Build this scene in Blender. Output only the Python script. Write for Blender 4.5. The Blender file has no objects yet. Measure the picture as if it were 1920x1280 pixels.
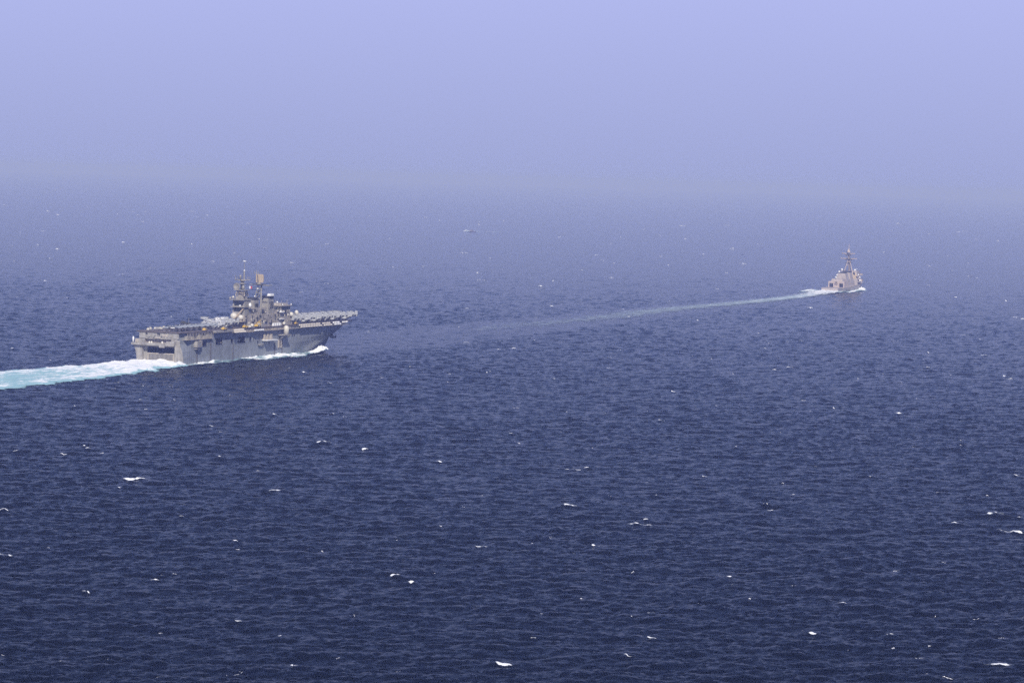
import bpy, math, random
import numpy as np

R = math.radians
random.seed(7)
rng = np.random.default_rng(11)
scn = bpy.context.scene
col = scn.collection

# ------------------------------------------------------------------ camera, world, sun, exposure
CAM_H = 114.5
F_PX, W_PX, H_PX, Y_HOR, ROLL = 6312.8, 1920.0, 1280.0, 333.3, R(1.63)
cd = bpy.data.cameras.new('camera')
cam = bpy.data.objects.new('camera', cd)
col.objects.link(cam)
cd.sensor_fit = 'HORIZONTAL'
cd.sensor_width = 36.0
cd.lens = 36.0 * F_PX / W_PX
cd.clip_start, cd.clip_end = 1.0, 150000.0
pitch = math.atan((H_PX / 2 - Y_HOR) / F_PX)
from mathutils import Matrix, Vector
cam.matrix_world = Matrix.Translation((0, 0, CAM_H)) @ Matrix.Rotation(R(90) - pitch, 4, 'X') @ Matrix.Rotation(ROLL, 4, 'Z')
scn.camera = cam

SUN_EL = R(39)
SUN_DIR = Vector((0.13, -0.99, 0)).normalized()          # horizontal direction towards the sun
SUN_DIR = Vector((SUN_DIR.x * math.cos(SUN_EL), SUN_DIR.y * math.cos(SUN_EL), math.sin(SUN_EL)))
world = bpy.data.worlds.new('World')
scn.world = world
world.use_nodes = True
wn, wl = world.node_tree.nodes, world.node_tree.links
wn.clear()
w_out = wn.new('ShaderNodeOutputWorld')
w_bg = wn.new('ShaderNodeBackground')
w_bg.inputs['Strength'].default_value = 0.1
sky = wn.new('ShaderNodeTexSky')
sky.sky_type = 'NISHITA'
sky.sun_disc = False
sky.sun_elevation = SUN_EL
sky.sun_rotation = math.atan2(SUN_DIR.x, SUN_DIR.y)
sky.air_density, sky.dust_density, sky.ozone_density = 1.0, 0.3, 6.0
w_tc = wn.new('ShaderNodeTexCoord')
w_sep = wn.new('ShaderNodeSeparateXYZ')
wl.new(w_tc.outputs['Generated'], w_sep.inputs[0])
w_ramp = wn.new('ShaderNodeValToRGB')                      # share of milky haze in the sky: high near the horizon
w_ramp.color_ramp.elements[0].position = 0.0
w_ramp.color_ramp.elements[0].color = (0.95, 0.95, 0.95, 1)
w_ramp.color_ramp.elements[1].position = 0.75
w_ramp.color_ramp.elements[1].color = (0.0, 0.0, 0.0, 1)
e_ = w_ramp.color_ramp.elements.new(0.07)
e_.color = (0.93, 0.93, 0.93, 1)
e_ = w_ramp.color_ramp.elements.new(0.13)
e_.color = (0.40, 0.40, 0.40, 1)
e_ = w_ramp.color_ramp.elements.new(0.24)
e_.color = (0.08, 0.08, 0.08, 1)
wl.new(w_sep.outputs['Z'], w_ramp.inputs[0])
w_milk = wn.new('ShaderNodeValToRGB')
w_milk.color_ramp.elements[0].position = 0.0
w_milk.color_ramp.elements[0].color = (0.342, 0.388, 0.685, 1)
w_milk.color_ramp.elements[1].position = 0.07
w_milk.color_ramp.elements[1].color = (0.475, 0.51, 0.90, 1)
wl.new(w_sep.outputs['Z'], w_milk.inputs[0])
w_gain = wn.new('ShaderNodeVectorMath')
w_gain.operation = 'SCALE'
w_gain.inputs['Scale'].default_value = 10.0                # undone by the 0.1 strength of the background
wl.new(w_milk.outputs[0], w_gain.inputs[0])
w_mix = wn.new('ShaderNodeMix')
w_mix.data_type = 'RGBA'
wl.new(w_ramp.outputs[0], w_mix.inputs['Factor'])
w_tint = wn.new('ShaderNodeVectorMath')                    # the photograph's cool white balance
w_tint.operation = 'MULTIPLY'
w_tint.inputs[1].default_value = (0.62, 0.63, 0.95)
wl.new(sky.outputs[0], w_tint.inputs[0])
wl.new(w_tint.outputs[0], w_mix.inputs['A'])
wl.new(w_gain.outputs[0], w_mix.inputs['B'])
wl.new(w_mix.outputs['Result'], w_bg.inputs['Color'])
wl.new(w_bg.outputs[0], w_out.inputs['Surface'])

sd = bpy.data.lights.new('sun', 'SUN')
sd.energy = 5.0
sd.angle = R(0.6)
sd.color = (1.0, 0.955, 0.935)
sun = bpy.data.objects.new('sun', sd)
sun.rotation_euler = SUN_DIR.to_track_quat('Z', 'Y').to_euler()
col.objects.link(sun)

scn.view_settings.view_transform = 'Standard'
scn.view_settings.look = 'None'
scn.view_settings.exposure = 0.0
scn.view_settings.gamma = 1.0
scn.view_settings.use_curve_mapping = False
scn.render.engine = 'CYCLES'
scn.cycles.max_bounces = 6
scn.cycles.volume_bounces = 1
scn.cycles.transparent_max_bounces = 12
scn.cycles.use_denoising = False
scn.cycles.caustics_reflective = False
scn.cycles.caustics_refractive = False


# ------------------------------------------------------------------ helpers
def new_mat(name):
    m = bpy.data.materials.new(name)
    m.use_nodes = True
    nt = m.node_tree
    return m, nt, nt.nodes['Principled BSDF']


def noise(nt, scale, detail=4, rough=0.6, vec=None, mscale=None):
    tc = nt.nodes.new('ShaderNodeTexCoord')
    src = tc.outputs['Object'] if vec is None else vec
    if mscale is not None:
        mp = nt.nodes.new('ShaderNodeMapping')
        mp.inputs['Scale'].default_value = mscale
        nt.links.new(src, mp.inputs[0])
        src = mp.outputs[0]
    n = nt.nodes.new('ShaderNodeTexNoise')
    n.inputs['Scale'].default_value = scale
    n.inputs['Detail'].default_value = detail
    n.inputs['Roughness'].default_value = rough
    nt.links.new(src, n.inputs['Vector'])
    return n


def ramp(nt, fac, stops):
    r = nt.nodes.new('ShaderNodeValToRGB')
    while len(r.color_ramp.elements) < len(stops):
        r.color_ramp.elements.new(0.5)
    for e, (p, c) in zip(r.color_ramp.elements, stops):
        e.position = p
        e.color = (*c, 1) if len(c) == 3 else c
    nt.links.new(fac, r.inputs[0])
    return r


def mixc(nt, fac, a, b, blend='MIX'):
    x = nt.nodes.new('ShaderNodeMix')
    x.data_type = 'RGBA'
    x.blend_type = blend
    for sock, v in (('Factor', fac), ('A', a), ('B', b)):
        if hasattr(v, 'is_output'):
            nt.links.new(v, x.inputs[sock])
        elif sock == 'Factor':
            x.inputs[sock].default_value = v
        else:
            x.inputs[sock].default_value = (*v, 1)
    return x.outputs['Result']


def paint(name, c, var=0.25, streak=0.35, rough=0.55, rust=0.0, scale=0.35):
    """weathered paint: blotches, vertical runs and a little rust"""
    m, nt, b = new_mat(name)
    n1 = noise(nt, scale, 5, 0.65)
    lo = tuple(v * (1 - var) for v in c)
    hi = tuple(min(0.9, v * (1 + var)) for v in c)
    base = ramp(nt, n1.outputs['Fac'], [(0.3, lo), (0.7, hi)]).outputs[0]
    n2 = noise(nt, 1.0, 4, 0.7, mscale=(1.1, 1.1, 0.06))
    runs = ramp(nt, n2.outputs['Fac'], [(0.45, (1, 1, 1)), (0.75, (1 - streak,) * 3)]).outputs[0]
    base = mixc(nt, 1.0, base, runs, 'MULTIPLY')
    if rust:
        n3 = noise(nt, 0.8, 6, 0.75, mscale=(1, 1, 0.12))
        f = ramp(nt, n3.outputs['Fac'], [(0.60, (0, 0, 0)), (0.72, (rust,) * 3)]).outputs[0]
        base = mixc(nt, f, base, (0.16, 0.07, 0.035))
    nt.links.new(base, b.inputs['Base Color'])
    b.inputs['Roughness'].default_value = rough
    return m


M = {}
M['hull'] = paint('hull_grey', (0.235, 0.25, 0.255), 0.2, 0.36, 0.5, 0.45)
M['grey'] = paint('superstructure_grey', (0.38, 0.335, 0.27), 0.26, 0.35, 0.55, 0.25)
M['tan'] = paint('sunlit_grey', (0.30, 0.28, 0.24), 0.3, 0.3, 0.6, 0.35)  # beige of warm sunlight put into the grey paint colour
M['deck'] = paint('deck_nonskid', (0.105, 0.085, 0.078), 0.35, 0.0, 0.9, 0.0, 0.12)
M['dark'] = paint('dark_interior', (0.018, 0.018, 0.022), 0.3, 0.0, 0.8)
M['black'] = paint('stack_black', (0.03, 0.03, 0.032), 0.3, 0.2, 0.7)
M['radome'] = paint('radome_white', (0.62, 0.58, 0.48), 0.06, 0.15, 0.45)
M['white'] = paint('white_paint', (0.78, 0.77, 0.74), 0.06, 0.1, 0.5)
M['radar'] = paint('radar_tan', (0.46, 0.36, 0.24), 0.12, 0.15, 0.6)
M['mastdark'] = paint('mast_and_shade_dark', (0.09, 0.085, 0.085), 0.3, 0.2, 0.7)  # dark grey parts; also painted shade behind the stern gate ribs
M['osprey'] = paint('pale_aircraft_grey', (0.46, 0.465, 0.455), 0.18, 0.1, 0.45, 0, 0.8)
M['jet'] = paint('mid_aircraft_grey', (0.24, 0.26, 0.285), 0.15, 0.05, 0.5, 0, 0.8)
M['helo'] = paint('dark_helicopter_grey', (0.07, 0.07, 0.065), 0.2, 0.05, 0.6, 0, 0.8)
M['canopy'] = paint('canopy_glass', (0.03, 0.04, 0.05), 0.1, 0, 0.08)
M['glass'] = paint('bridge_glass', (0.02, 0.025, 0.03), 0.1, 0, 0.15)
M['yellow'] = paint('tractor_yellow', (0.62, 0.40, 0.05), 0.15, 0.1, 0.5)
M['rubber'] = paint('rubber', (0.02, 0.02, 0.02), 0.2, 0, 0.8)
M['raft'] = paint('raft_canister', (0.66, 0.60, 0.50), 0.1, 0.1, 0.5)
M['red'] = paint('red_cloth', (0.45, 0.05, 0.06), 0.1, 0, 0.8)
M['cloth'] = paint('white_cloth', (0.8, 0.8, 0.8), 0.05, 0, 0.8)
M['dgrey'] = paint('destroyer_grey', (0.40, 0.345, 0.305), 0.15, 0.3, 0.55, 0.25)
M['dtan'] = paint('destroyer_sunlit', (0.48, 0.39, 0.33), 0.15, 0.25, 0.6, 0.3)  # destroyer grey with the beige of sunlight worked into its colour
M['boat'] = paint('boat_hull', (0.12, 0.10, 0.10), 0.15, 0.2, 0.5)


class MB:
    def __init__(s):
        s.v, s.f, s.sm = [], [], []

    def add(s, vs, fs, smooth=False):
        o = len(s.v)
        s.v += [tuple(p) for p in vs]
        s.f += [tuple(i + o for i in f) for f in fs]
        s.sm += [smooth] * len(fs)
        return s

    def box(s, x0, x1, y0, y1, z0, z1, tx=0.0, ty=0.0):
        """tx, ty: inset of the top on each side"""
        v = [(x0, y0, z0), (x1, y0, z0), (x1, y1, z0), (x0, y1, z0),
             (x0 + tx, y0 + ty, z1), (x1 - tx, y0 + ty, z1), (x1 - tx, y1 - ty, z1), (x0 + tx, y1 - ty, z1)]
        return s.add(v, [(3, 2, 1, 0), (4, 5, 6, 7), (0, 1, 5, 4), (1, 2, 6, 5), (2, 3, 7, 6), (3, 0, 4, 7)])

    def bar(s, p, q, r, r2=None, n=6, smooth=True):
        p, q = Vector(p), Vector(q)
        r2 = r if r2 is None else r2
        d = (q - p).normalized()
        a = d.orthogonal().normalized()
        b = d.cross(a)
        vs = []
        for c, rr in ((p, r), (q, r2)):
            for i in range(n):
                t = 2 * math.pi * i / n
                vs.append(c + a * (rr * math.cos(t)) + b * (rr * math.sin(t)))
        s.add(vs, [(i, (i + 1) % n, n + (i + 1) % n, n + i) for i in range(n)], smooth)
        s.add(vs, [tuple(range(n - 1, -1, -1)), tuple(range(n, 2 * n))])
        return s

    def lathe(s, c, prof, n=16, axis='z'):
        """prof: (radius, height) pairs"""
        vs, fs = [], []
        for r, h in prof:
            for i in range(n):
                t = 2 * math.pi * i / n
                p = (r * math.cos(t), r * math.sin(t), h)
                if axis == 'x':
                    p = (p[2], p[0], p[1])
                vs.append((c[0] + p[0], c[1] + p[1], c[2] + p[2]))
        for k in range(len(prof) - 1):
            for i in range(n):
                j = (i + 1) % n
                fs.append((k * n + i, k * n + j, (k + 1) * n + j, (k + 1) * n + i))
        fs.append(tuple(range(n - 1, -1, -1)))
        fs.append(tuple((len(prof) - 1) * n + i for i in range(n)))
        return s.add(vs, fs, True)

    def ball(s, c, r, n=14, squash=1.0):
        m = 8
        prof = [(max(0.02, r * math.sin(math.pi * k / m)), -r * squash * math.cos(math.pi * k / m)) for k in range(m + 1)]
        return s.lathe(c, prof, n)

    def prism(s, poly, z0, z1):
        n = len(poly)
        vs = [(x, y, z0) for x, y in poly] + [(x, y, z1) for x, y in poly]
        return s.add(vs, [tuple(range(n - 1, -1, -1)), tuple(range(n, 2 * n))] +
                     [(i, (i + 1) % n, n + (i + 1) % n, n + i) for i in range(n)])

    def slab(s, poly3, d):
        """flat polygon poly3 thickened by vector d"""
        n = len(poly3)
        vs = list(poly3) + [tuple(a + b for a, b in zip(p, d)) for p in poly3]
        return s.add(vs, [tuple(range(n - 1, -1, -1)), tuple(range(n, 2 * n))] +
                     [(i, (i + 1) % n, n + (i + 1) % n, n + i) for i in range(n)])

    def loft(s, rings, closed=True, caps=True, smooth=True):
        n = len(rings[0])
        vs = [p for r in rings for p in r]
        fs = []
        for k in range(len(rings) - 1):
            for i in range(n if closed else n - 1):
                j = (i + 1) % n
                fs.append((k * n + i, k * n + j, (k + 1) * n + j, (k + 1) * n + i))
        s.add(vs, fs, smooth)
        if caps:
            s.add(vs, [tuple(range(n - 1, -1, -1)), tuple((len(rings) - 1) * n + i for i in range(n))])
        return s

    def mesh(s, name, mat):
        me = bpy.data.meshes.new(name)
        me.from_pydata([tuple(map(float, p)) for p in s.v], [], s.f)
        me.polygons.foreach_set('use_smooth', s.sm)
        me.materials.append(mat)
        me.validate()
        import bmesh
        bm = bmesh.new()
        bm.from_mesh(me)
        bmesh.ops.recalc_face_normals(bm, faces=bm.faces)
        bm.to_mesh(me)
        bm.free()
        return me

    def build(s, name, mat, parent=None, loc=None, kind=None, label=None):
        o = bpy.data.objects.new(name, s.mesh(name, M[mat] if isinstance(mat, str) else mat))
        col.objects.link(o)
        if parent is not None:
            o.parent = parent
        if loc is not None:
            o.location = loc
        if kind:
            o['kind'] = kind
        if label:
            o['label'] = label
        return o


def tag(o, label=None, cat=None, group=None, kind=None):
    for k, v in (('label', label), ('category', cat), ('group', group), ('kind', kind)):
        if v:
            o[k] = v
    return o


def thing(name, label, cat, loc=(0, 0, 0), rz=0.0, group=None):
    o = bpy.data.objects.new(name, None)
    o.empty_display_size = 0.5
    col.objects.link(o)
    o.location = loc
    o.rotation_euler = (0, 0, rz)
    return tag(o, label, cat, group)


def link_copy(src, parent=None, loc=None, rz=None):
    o = src.copy()
    col.objects.link(o)
    o.parent = parent
    if loc is not None:
        o.location = loc
    if rz is not None:
        o.rotation_euler = (0, 0, rz)
    return o


def copy_tree(src, parent=None):
    kids = list(src.children)
    o = link_copy(src, parent)
    for k in kids:
        copy_tree(k, o)
    return o


def smooth(a, b, x):
    t = np.clip((np.asarray(x, float) - a) / (b - a), 0, 1)
    return t * t * (3 - 2 * t)


# ------------------------------------------------------------------ poses of the two warships (metres, camera above the origin)
A_POS, A_PHI = (-205.1, 1952.1), R(20.57)     # assault ship: middle of its transom; heading clockwise from +Y
D_POS, D_PHI = (343.7, 3660.4), R(18.5)       # destroyer


def to_world(pos, phi, x, y):
    return (pos[0] + x * math.sin(phi) - y * math.cos(phi), pos[1] + x * math.cos(phi) + y * math.sin(phi))


# ------------------------------------------------------------------ sea: wave field
def wave_tile(L, N, peak, hs, theta, seed, cut):
    g = np.random.default_rng(seed)
    k1 = 2 * np.pi * np.fft.fftfreq(N, L / N)
    kx, ky = np.meshgrid(k1, k1)
    k = np.hypot(kx, ky)
    k[0, 0] = 1e-6
    kp = 2 * np.pi / peak
    c = (kx * math.cos(theta) + ky * math.sin(theta)) / k
    spread = np.abs(c) ** 1.6 + 0.12
    S = k ** -3.45 * np.exp(-1.0 * (kp / k) ** 2) * spread * np.exp(-(k / (2 * np.pi / cut)) ** 2)
    S[0, 0] = 0
    amp = np.sqrt(S) * (g.normal(size=(N, N)) + 1j * g.normal(size=(N, N)))
    h = np.fft.ifft2(amp)
    sc = hs / 4 / h.real.std()
    dx = np.fft.ifft2(-1j * kx / k * amp).real * sc
    dy = np.fft.ifft2(-1j * ky / k * amp).real * sc
    return (h.real * sc).astype(np.float32), dx.astype(np.float32), dy.astype(np.float32)


T1 = (wave_tile(460.0, 1024, 24.0, 1.1, R(-76), 3, 0.9), 460.0, 0.0)
T2 = (wave_tile(263.0, 1024, 8.0, 0.64, R(-76 - 31 + 14), 5, 0.55), 263.0, R(31))


def sample(T, X, Y):
    (h, dx, dy), L, a = T
    N = h.shape[0]
    c, s = math.cos(a), math.sin(a)
    u = (X * c + Y * s) / L * N
    v = (-X * s + Y * c) / L * N
    i, j = np.floor(u).astype(np.int64), np.floor(v).astype(np.int64)
    fu, fv = (u - i).astype(np.float32), (v - j).astype(np.float32)
    i0, i1, j0, j1 = i % N, (i + 1) % N, j % N, (j + 1) % N

    def bl(A):
        return (A[j0, i0] * (1 - fu) + A[j0, i1] * fu) * (1 - fv) + (A[j1, i0] * (1 - fu) + A[j1, i1] * fu) * fv
    H, DX, DY = bl(h), bl(dx), bl(dy)
    return H, DX * c - DY * s, DX * s + DY * c


# breaking crests: (x, y, length of the crest, height)
def ground(px, py):
    a, b = px - W_PX / 2, py - H_PX / 2
    c, s = math.cos(-ROLL), math.sin(-ROLL)
    u, v = (a * c - b * s) / F_PX, (a * s + b * c) / F_PX
    d = (u, math.cos(pitch) - v * math.sin(pitch), -math.sin(pitch) - v * math.cos(pitch))
    k = -CAM_H / d[2]
    return d[0] * k, d[1] * k


CREST_A = R(-9)                                # bearing of the crest lines
BIG = []                                       # filled below: whitecaps one can point at
CRESTS = []


def crest_field(X, Y):
    H = np.zeros_like(X, dtype=np.float32)
    for x, y, ln, ht in CRESTS:
        m = (np.abs(X - x) < 2.2 * ln + 12) & (np.abs(Y - y) < 2.2 * ln + 12)
        if not m.any():
            continue
        dx, dy = X[m] - x, Y[m] - y
        u = dx * math.cos(CREST_A) + dy * math.sin(CREST_A)
        w = -dx * math.sin(CREST_A) + dy * math.cos(CREST_A)
        w = w + 0.08 * u * u / max(ln, 1.0)
        H[m] += (ht * np.exp(-(u / (0.7 * ln)) ** 2) * np.exp(-np.where(w < 0, (w / 1.5) ** 2, (w / 3.4) ** 2))).astype(np.float32)
    return H


# wake paths on the water: centre line points and half widths
def a_pt(x, y=0.0):
    return to_world(A_POS, A_PHI, x, y)


A_WAKE = [a_pt(3), a_pt(-20), a_pt(-55, 0.5), (-243, 1855), (-271, 1772), (-303, 1690), (-352, 1575), (-430, 1430)]
A_WAKE_W = [18.5, 22.0, 27, 32.0, 38.0, 41.0, 45.0, 50.0]
D_WAKE = [to_world(D_POS, D_PHI, 3, 0), to_world(D_POS, D_PHI, -40, 0), (302, 3500), (226, 3265), (140, 3030), (62, 2760), (0, 2600), (-52, 2430), (-112, 2275), (-165, 2160)]
D_WAKE_W = [13, 18, 22, 27, 34, 41, 48, 55, 62, 70]


def spline(pts, step):
    P = np.array(pts, float)
    t = np.concatenate([[0], np.cumsum(np.hypot(*np.diff(P, axis=0).T))])
    n = int(t[-1] / step) + 1
    q = np.linspace(0, t[-1], n)
    # smooth the polyline
    X, Y = np.interp(q, t, P[:, 0]), np.interp(q, t, P[:, 1])
    k = max(1, int(45 / step))
    ker = np.ones(2 * k + 1) / (2 * k + 1)
    for _ in range(2):
        X = np.convolve(np.pad(X, k, mode='reflect', reflect_type='odd'), ker, 'valid')
        Y = np.convolve(np.pad(Y, k, mode='reflect', reflect_type='odd'), ker, 'valid')
    return q, X, Y, t


def wake_calm(X, Y):
    """1 on open water, lower where a wake has flattened the chop"""
    out = np.ones_like(X, dtype=np.float32)
    for pts, ws in ((A_WAKE, A_WAKE_W), (D_WAKE, D_WAKE_W)):
        q, cx, cy, t = spline(pts, 30.0)
        w = np.interp(q, t, ws)
        d = np.full(X.shape, 1e9, dtype=np.float32)
        m = (X > cx.min() - 80) & (X < cx.max() + 80) & (Y > cy.min() - 80) & (Y < cy.max() + 80)
        xm, ym = X[m], Y[m]
        dm = np.full(xm.shape, 1e9)
        for i in range(len(cx) - 1):
            ax, ay, bx, by = cx[i], cy[i], cx[i + 1], cy[i + 1]
            L2 = (bx - ax) ** 2 + (by - ay) ** 2
            s = np.clip(((xm - ax) * (bx - ax) + (ym - ay) * (by - ay)) / L2, 0, 1)
            dm = np.minimum(dm, np.hypot(xm - ax - s * (bx - ax), ym - ay - s * (by - ay)) / w[i])
        d[m] = dm
        out *= (0.45 + 0.55 * smooth(0.8, 1.25, d)).astype(np.float32)
    return out


def sea_fields(X, Y):
    h1, x1, y1 = sample(T1, X, Y)
    h2, x2, y2 = sample(T2, X, Y)
    gust = 0.97 + 0.12 * np.sin(X * 0.011 + 1.3 * np.sin(Y * 0.006)) * np.sin(Y * 0.0083 + 0.7)
    k = wake_calm(X, Y) * gust.astype(np.float32)
    return (h1 + h2) * k, (x1 + x2) * k * 0.9, (y1 + y2) * k * 0.9


def sea_h(X, Y):
    X, Y = np.asarray(X, float), np.asarray(Y, float)
    return sea_fields(X, Y)[0] + crest_field(X, Y)


# whitecaps that stand out: pixel in the photograph -> point on the water; length, height, label
CAPS = [
    (605, 833, 9, 1.0, 'broad bright whitecap on open water well below the assault ship'),
    (685, 843, 4, .7, 'small whitecap just right of the broad one below the assault ship'),
    (822, 867, 5, .7, 'white crest between the broad cap and the middle of the sea'),
    (252, 901, 14, .8, 'long thin white crest curving across dark water at the left'),
    (518, 922, 8, .8, 'white crest with a trailing tail, under the assault ship bow'),
    (1075, 882, 8, .9, 'short white crest above the two stacked caps in mid sea'),
    (1068, 950, 8, 1.1, 'pair of stacked white breakers just right of the middle'),
    (1202, 987, 11, 1.1, 'white breaker with a long tail running right, mid sea'),
    (1870, 969, 9, 1.4, 'tall bright breaking wave near the right edge'),
    (1893, 1000, 15, 1.0, 'long frothy whitecap just below the tall breaker at right'),
    (741, 1084, 4, 1.1, 'compact bright white breaker on the dark lower sea'),
    (769, 1093, 3, .6, 'tiny white fleck right beside the compact lower breaker'),
    (903, 1027, 6, .8, 'white crest in the lower middle of the sea'),
    (220, 720, 9, .8, 'curled white crest just below the assault ship wake'),
    (545, 494, 18, 1.0, 'long white streak beyond the assault ship masts'),
    (228, 517, 10, .9, 'white streak behind the assault ship stern, at left'),
    (5, 1046, 7, 1.0, 'white breaker cut by the left edge of the picture'),
    (1683, 776, 6, .9, 'white crest on the right side below the destroyer'),
    (1133, 777, 4, .9, 'small white cap in mid sea, above the stacked breakers'),
    (1870, 1250, 12, .7, 'patchy pale foam in the bottom right corner'),
    (940, 1248, 8, .5, 'faint flat foam streak at the bottom middle'),
    (1526, 1190, 4, .7, 'small slanting crest in the lower right sea'),
]
SMALL = [(1612, 807), (1366, 1085), (1000, 1198), (1223, 1198), (1669, 1194), (1435, 655), (935, 641), (933, 657), (1015, 538), (565, 549),
         (1893, 712), (515, 780), (622, 778), (155, 840), (340, 972), (1115, 1027), (290, 1090), (160, 1111), (445, 1170), (8, 960), (1210, 979),
         (165, 843), (410, 860), (484, 886), (1500, 640), (1032, 575), (875, 580), (1180, 596), (1373, 467), (1685, 420), (90, 397), (105, 468),
         (1440, 950), (1320, 895), (1435, 950), (960, 815), (1040, 712), (715, 710), (770, 690), (1740, 690), (1845, 668), (1480, 690), (1790, 985),
         (1910, 975), (1580, 1135), (1220, 1153), (30, 848), (1760, 925), (25, 656), (1000, 640), (1240, 790), (1905, 893), (1100, 880), (570, 700)]
for px, py, ln, ht, lab in CAPS:
    x, y = ground(px, py)
    CRESTS.append((x, y, ln, ht * 0.75))
for px, py in SMALL:
    x, y = ground(px, py)
    CRESTS.append((x, y, 3.5, 0.55))

# the sheet of water: one polar grid, fine where the picture looks
inner = np.linspace(-11.2, 11.2, 800)
mid = 11.2 + (17.5 - 11.2) * np.linspace(0, 1, 70)[1:] ** 1.2
rest = np.linspace(17.5, 342.5, 66)[1:-1]
ang = np.radians(np.concatenate([-mid[::-1], inner, mid, rest]))
rows = [120.0, 250.0, 380.0, 470.0, 530.0, 570.0]
d = 585.0
while d < 46000:
    rows.append(d)
    t_ = min(1.0, max(0.0, (d - 1800.0) / 6000.0))
    d += 0.72 * (d / 700.0) ** 1.45 * (1 - t_) + d * d / 850000.0 * t_
rad = np.array(rows)
NA, NR = len(ang), len(rad)
AA, RR = np.meshgrid(ang, rad)
X = (RR * np.sin(AA)).ravel()
Y = (RR * np.cos(AA)).ravel()
H, DX, DY = sea_fields(X, Y)
fade = (smooth(560, 640, RR) * (1 - 0.5 * smooth(2600, 5000, RR)) * (1 - 0.9 * smooth(4500, 12000, RR)) * (1 - smooth(R(16.2), R(17.3), np.abs(AA))) * (np.cos(AA) > 0)).ravel().astype(np.float32)
Z = (H + crest_field(X, Y)) * fade
co = np.empty((NA * NR + 1, 3), np.float32)
co[:-1, 0], co[:-1, 1], co[:-1, 2] = X + DX * fade, Y + DY * fade, Z
co[-1] = (0, 0, 0)
idx = np.arange(NA * NR).reshape(NR, NA)
nxt = np.roll(idx, -1, axis=1)
quads = np.stack([idx[:-1], idx[1:], nxt[1:], nxt[:-1]], -1).reshape(-1, 4)
tris = np.stack([np.full(NA, NA * NR), idx[0], nxt[0]], -1)
me = bpy.data.meshes.new('sea')
me.vertices.add(len(co))
me.vertices.foreach_set('co', co.ravel())
nl = quads.size + tris.size
me.loops.add(nl)
me.loops.foreach_set('vertex_index', np.concatenate([quads.ravel(), tris.ravel()]).astype(np.int32))
npoly = len(quads) + len(tris)
me.polygons.add(npoly)
starts = np.concatenate([np.arange(len(quads)) * 4, quads.size + np.arange(len(tris)) * 3]).astype(np.int32)
me.polygons.foreach_set('loop_start', starts)
me.polygons.foreach_set('use_smooth', np.ones(npoly, bool))
me.update(calc_edges=True)
sea = bpy.data.objects.new('sea', me)
col.objects.link(sea)
tag(sea, 'dark blue open sea with short choppy waves', None, None, 'structure')

m, nt, b = new_mat('sea_water')
b.inputs['Base Color'].default_value = (0.0005, 0.0025, 0.006, 1)
b.inputs['IOR'].default_value = 1.06
b.inputs['Roughness'].default_value = 0.12
n1 = noise(nt, 0.75, 4, 0.65, mscale=(0.8, 1.2, 1))
n2 = noise(nt, 2.2, 3, 0.6, mscale=(0.8, 1.3, 1))
bp = nt.nodes.new('ShaderNodeBump')
bp.inputs['Strength'].default_value = 1.0
bp.inputs['Distance'].default_value = 0.16
nt.links.new(n1.outputs['Fac'], bp.inputs['Height'])
bp2 = nt.nodes.new('ShaderNodeBump')
bp2.inputs['Strength'].default_value = 1.0
bp2.inputs['Distance'].default_value = 0.03
nt.links.new(n2.outputs['Fac'], bp2.inputs['Height'])
nt.links.new(bp.outputs[0], bp2.inputs['Normal'])
nt.links.new(bp2.outputs[0], b.inputs['Normal'])
me.materials.append(m)


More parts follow.
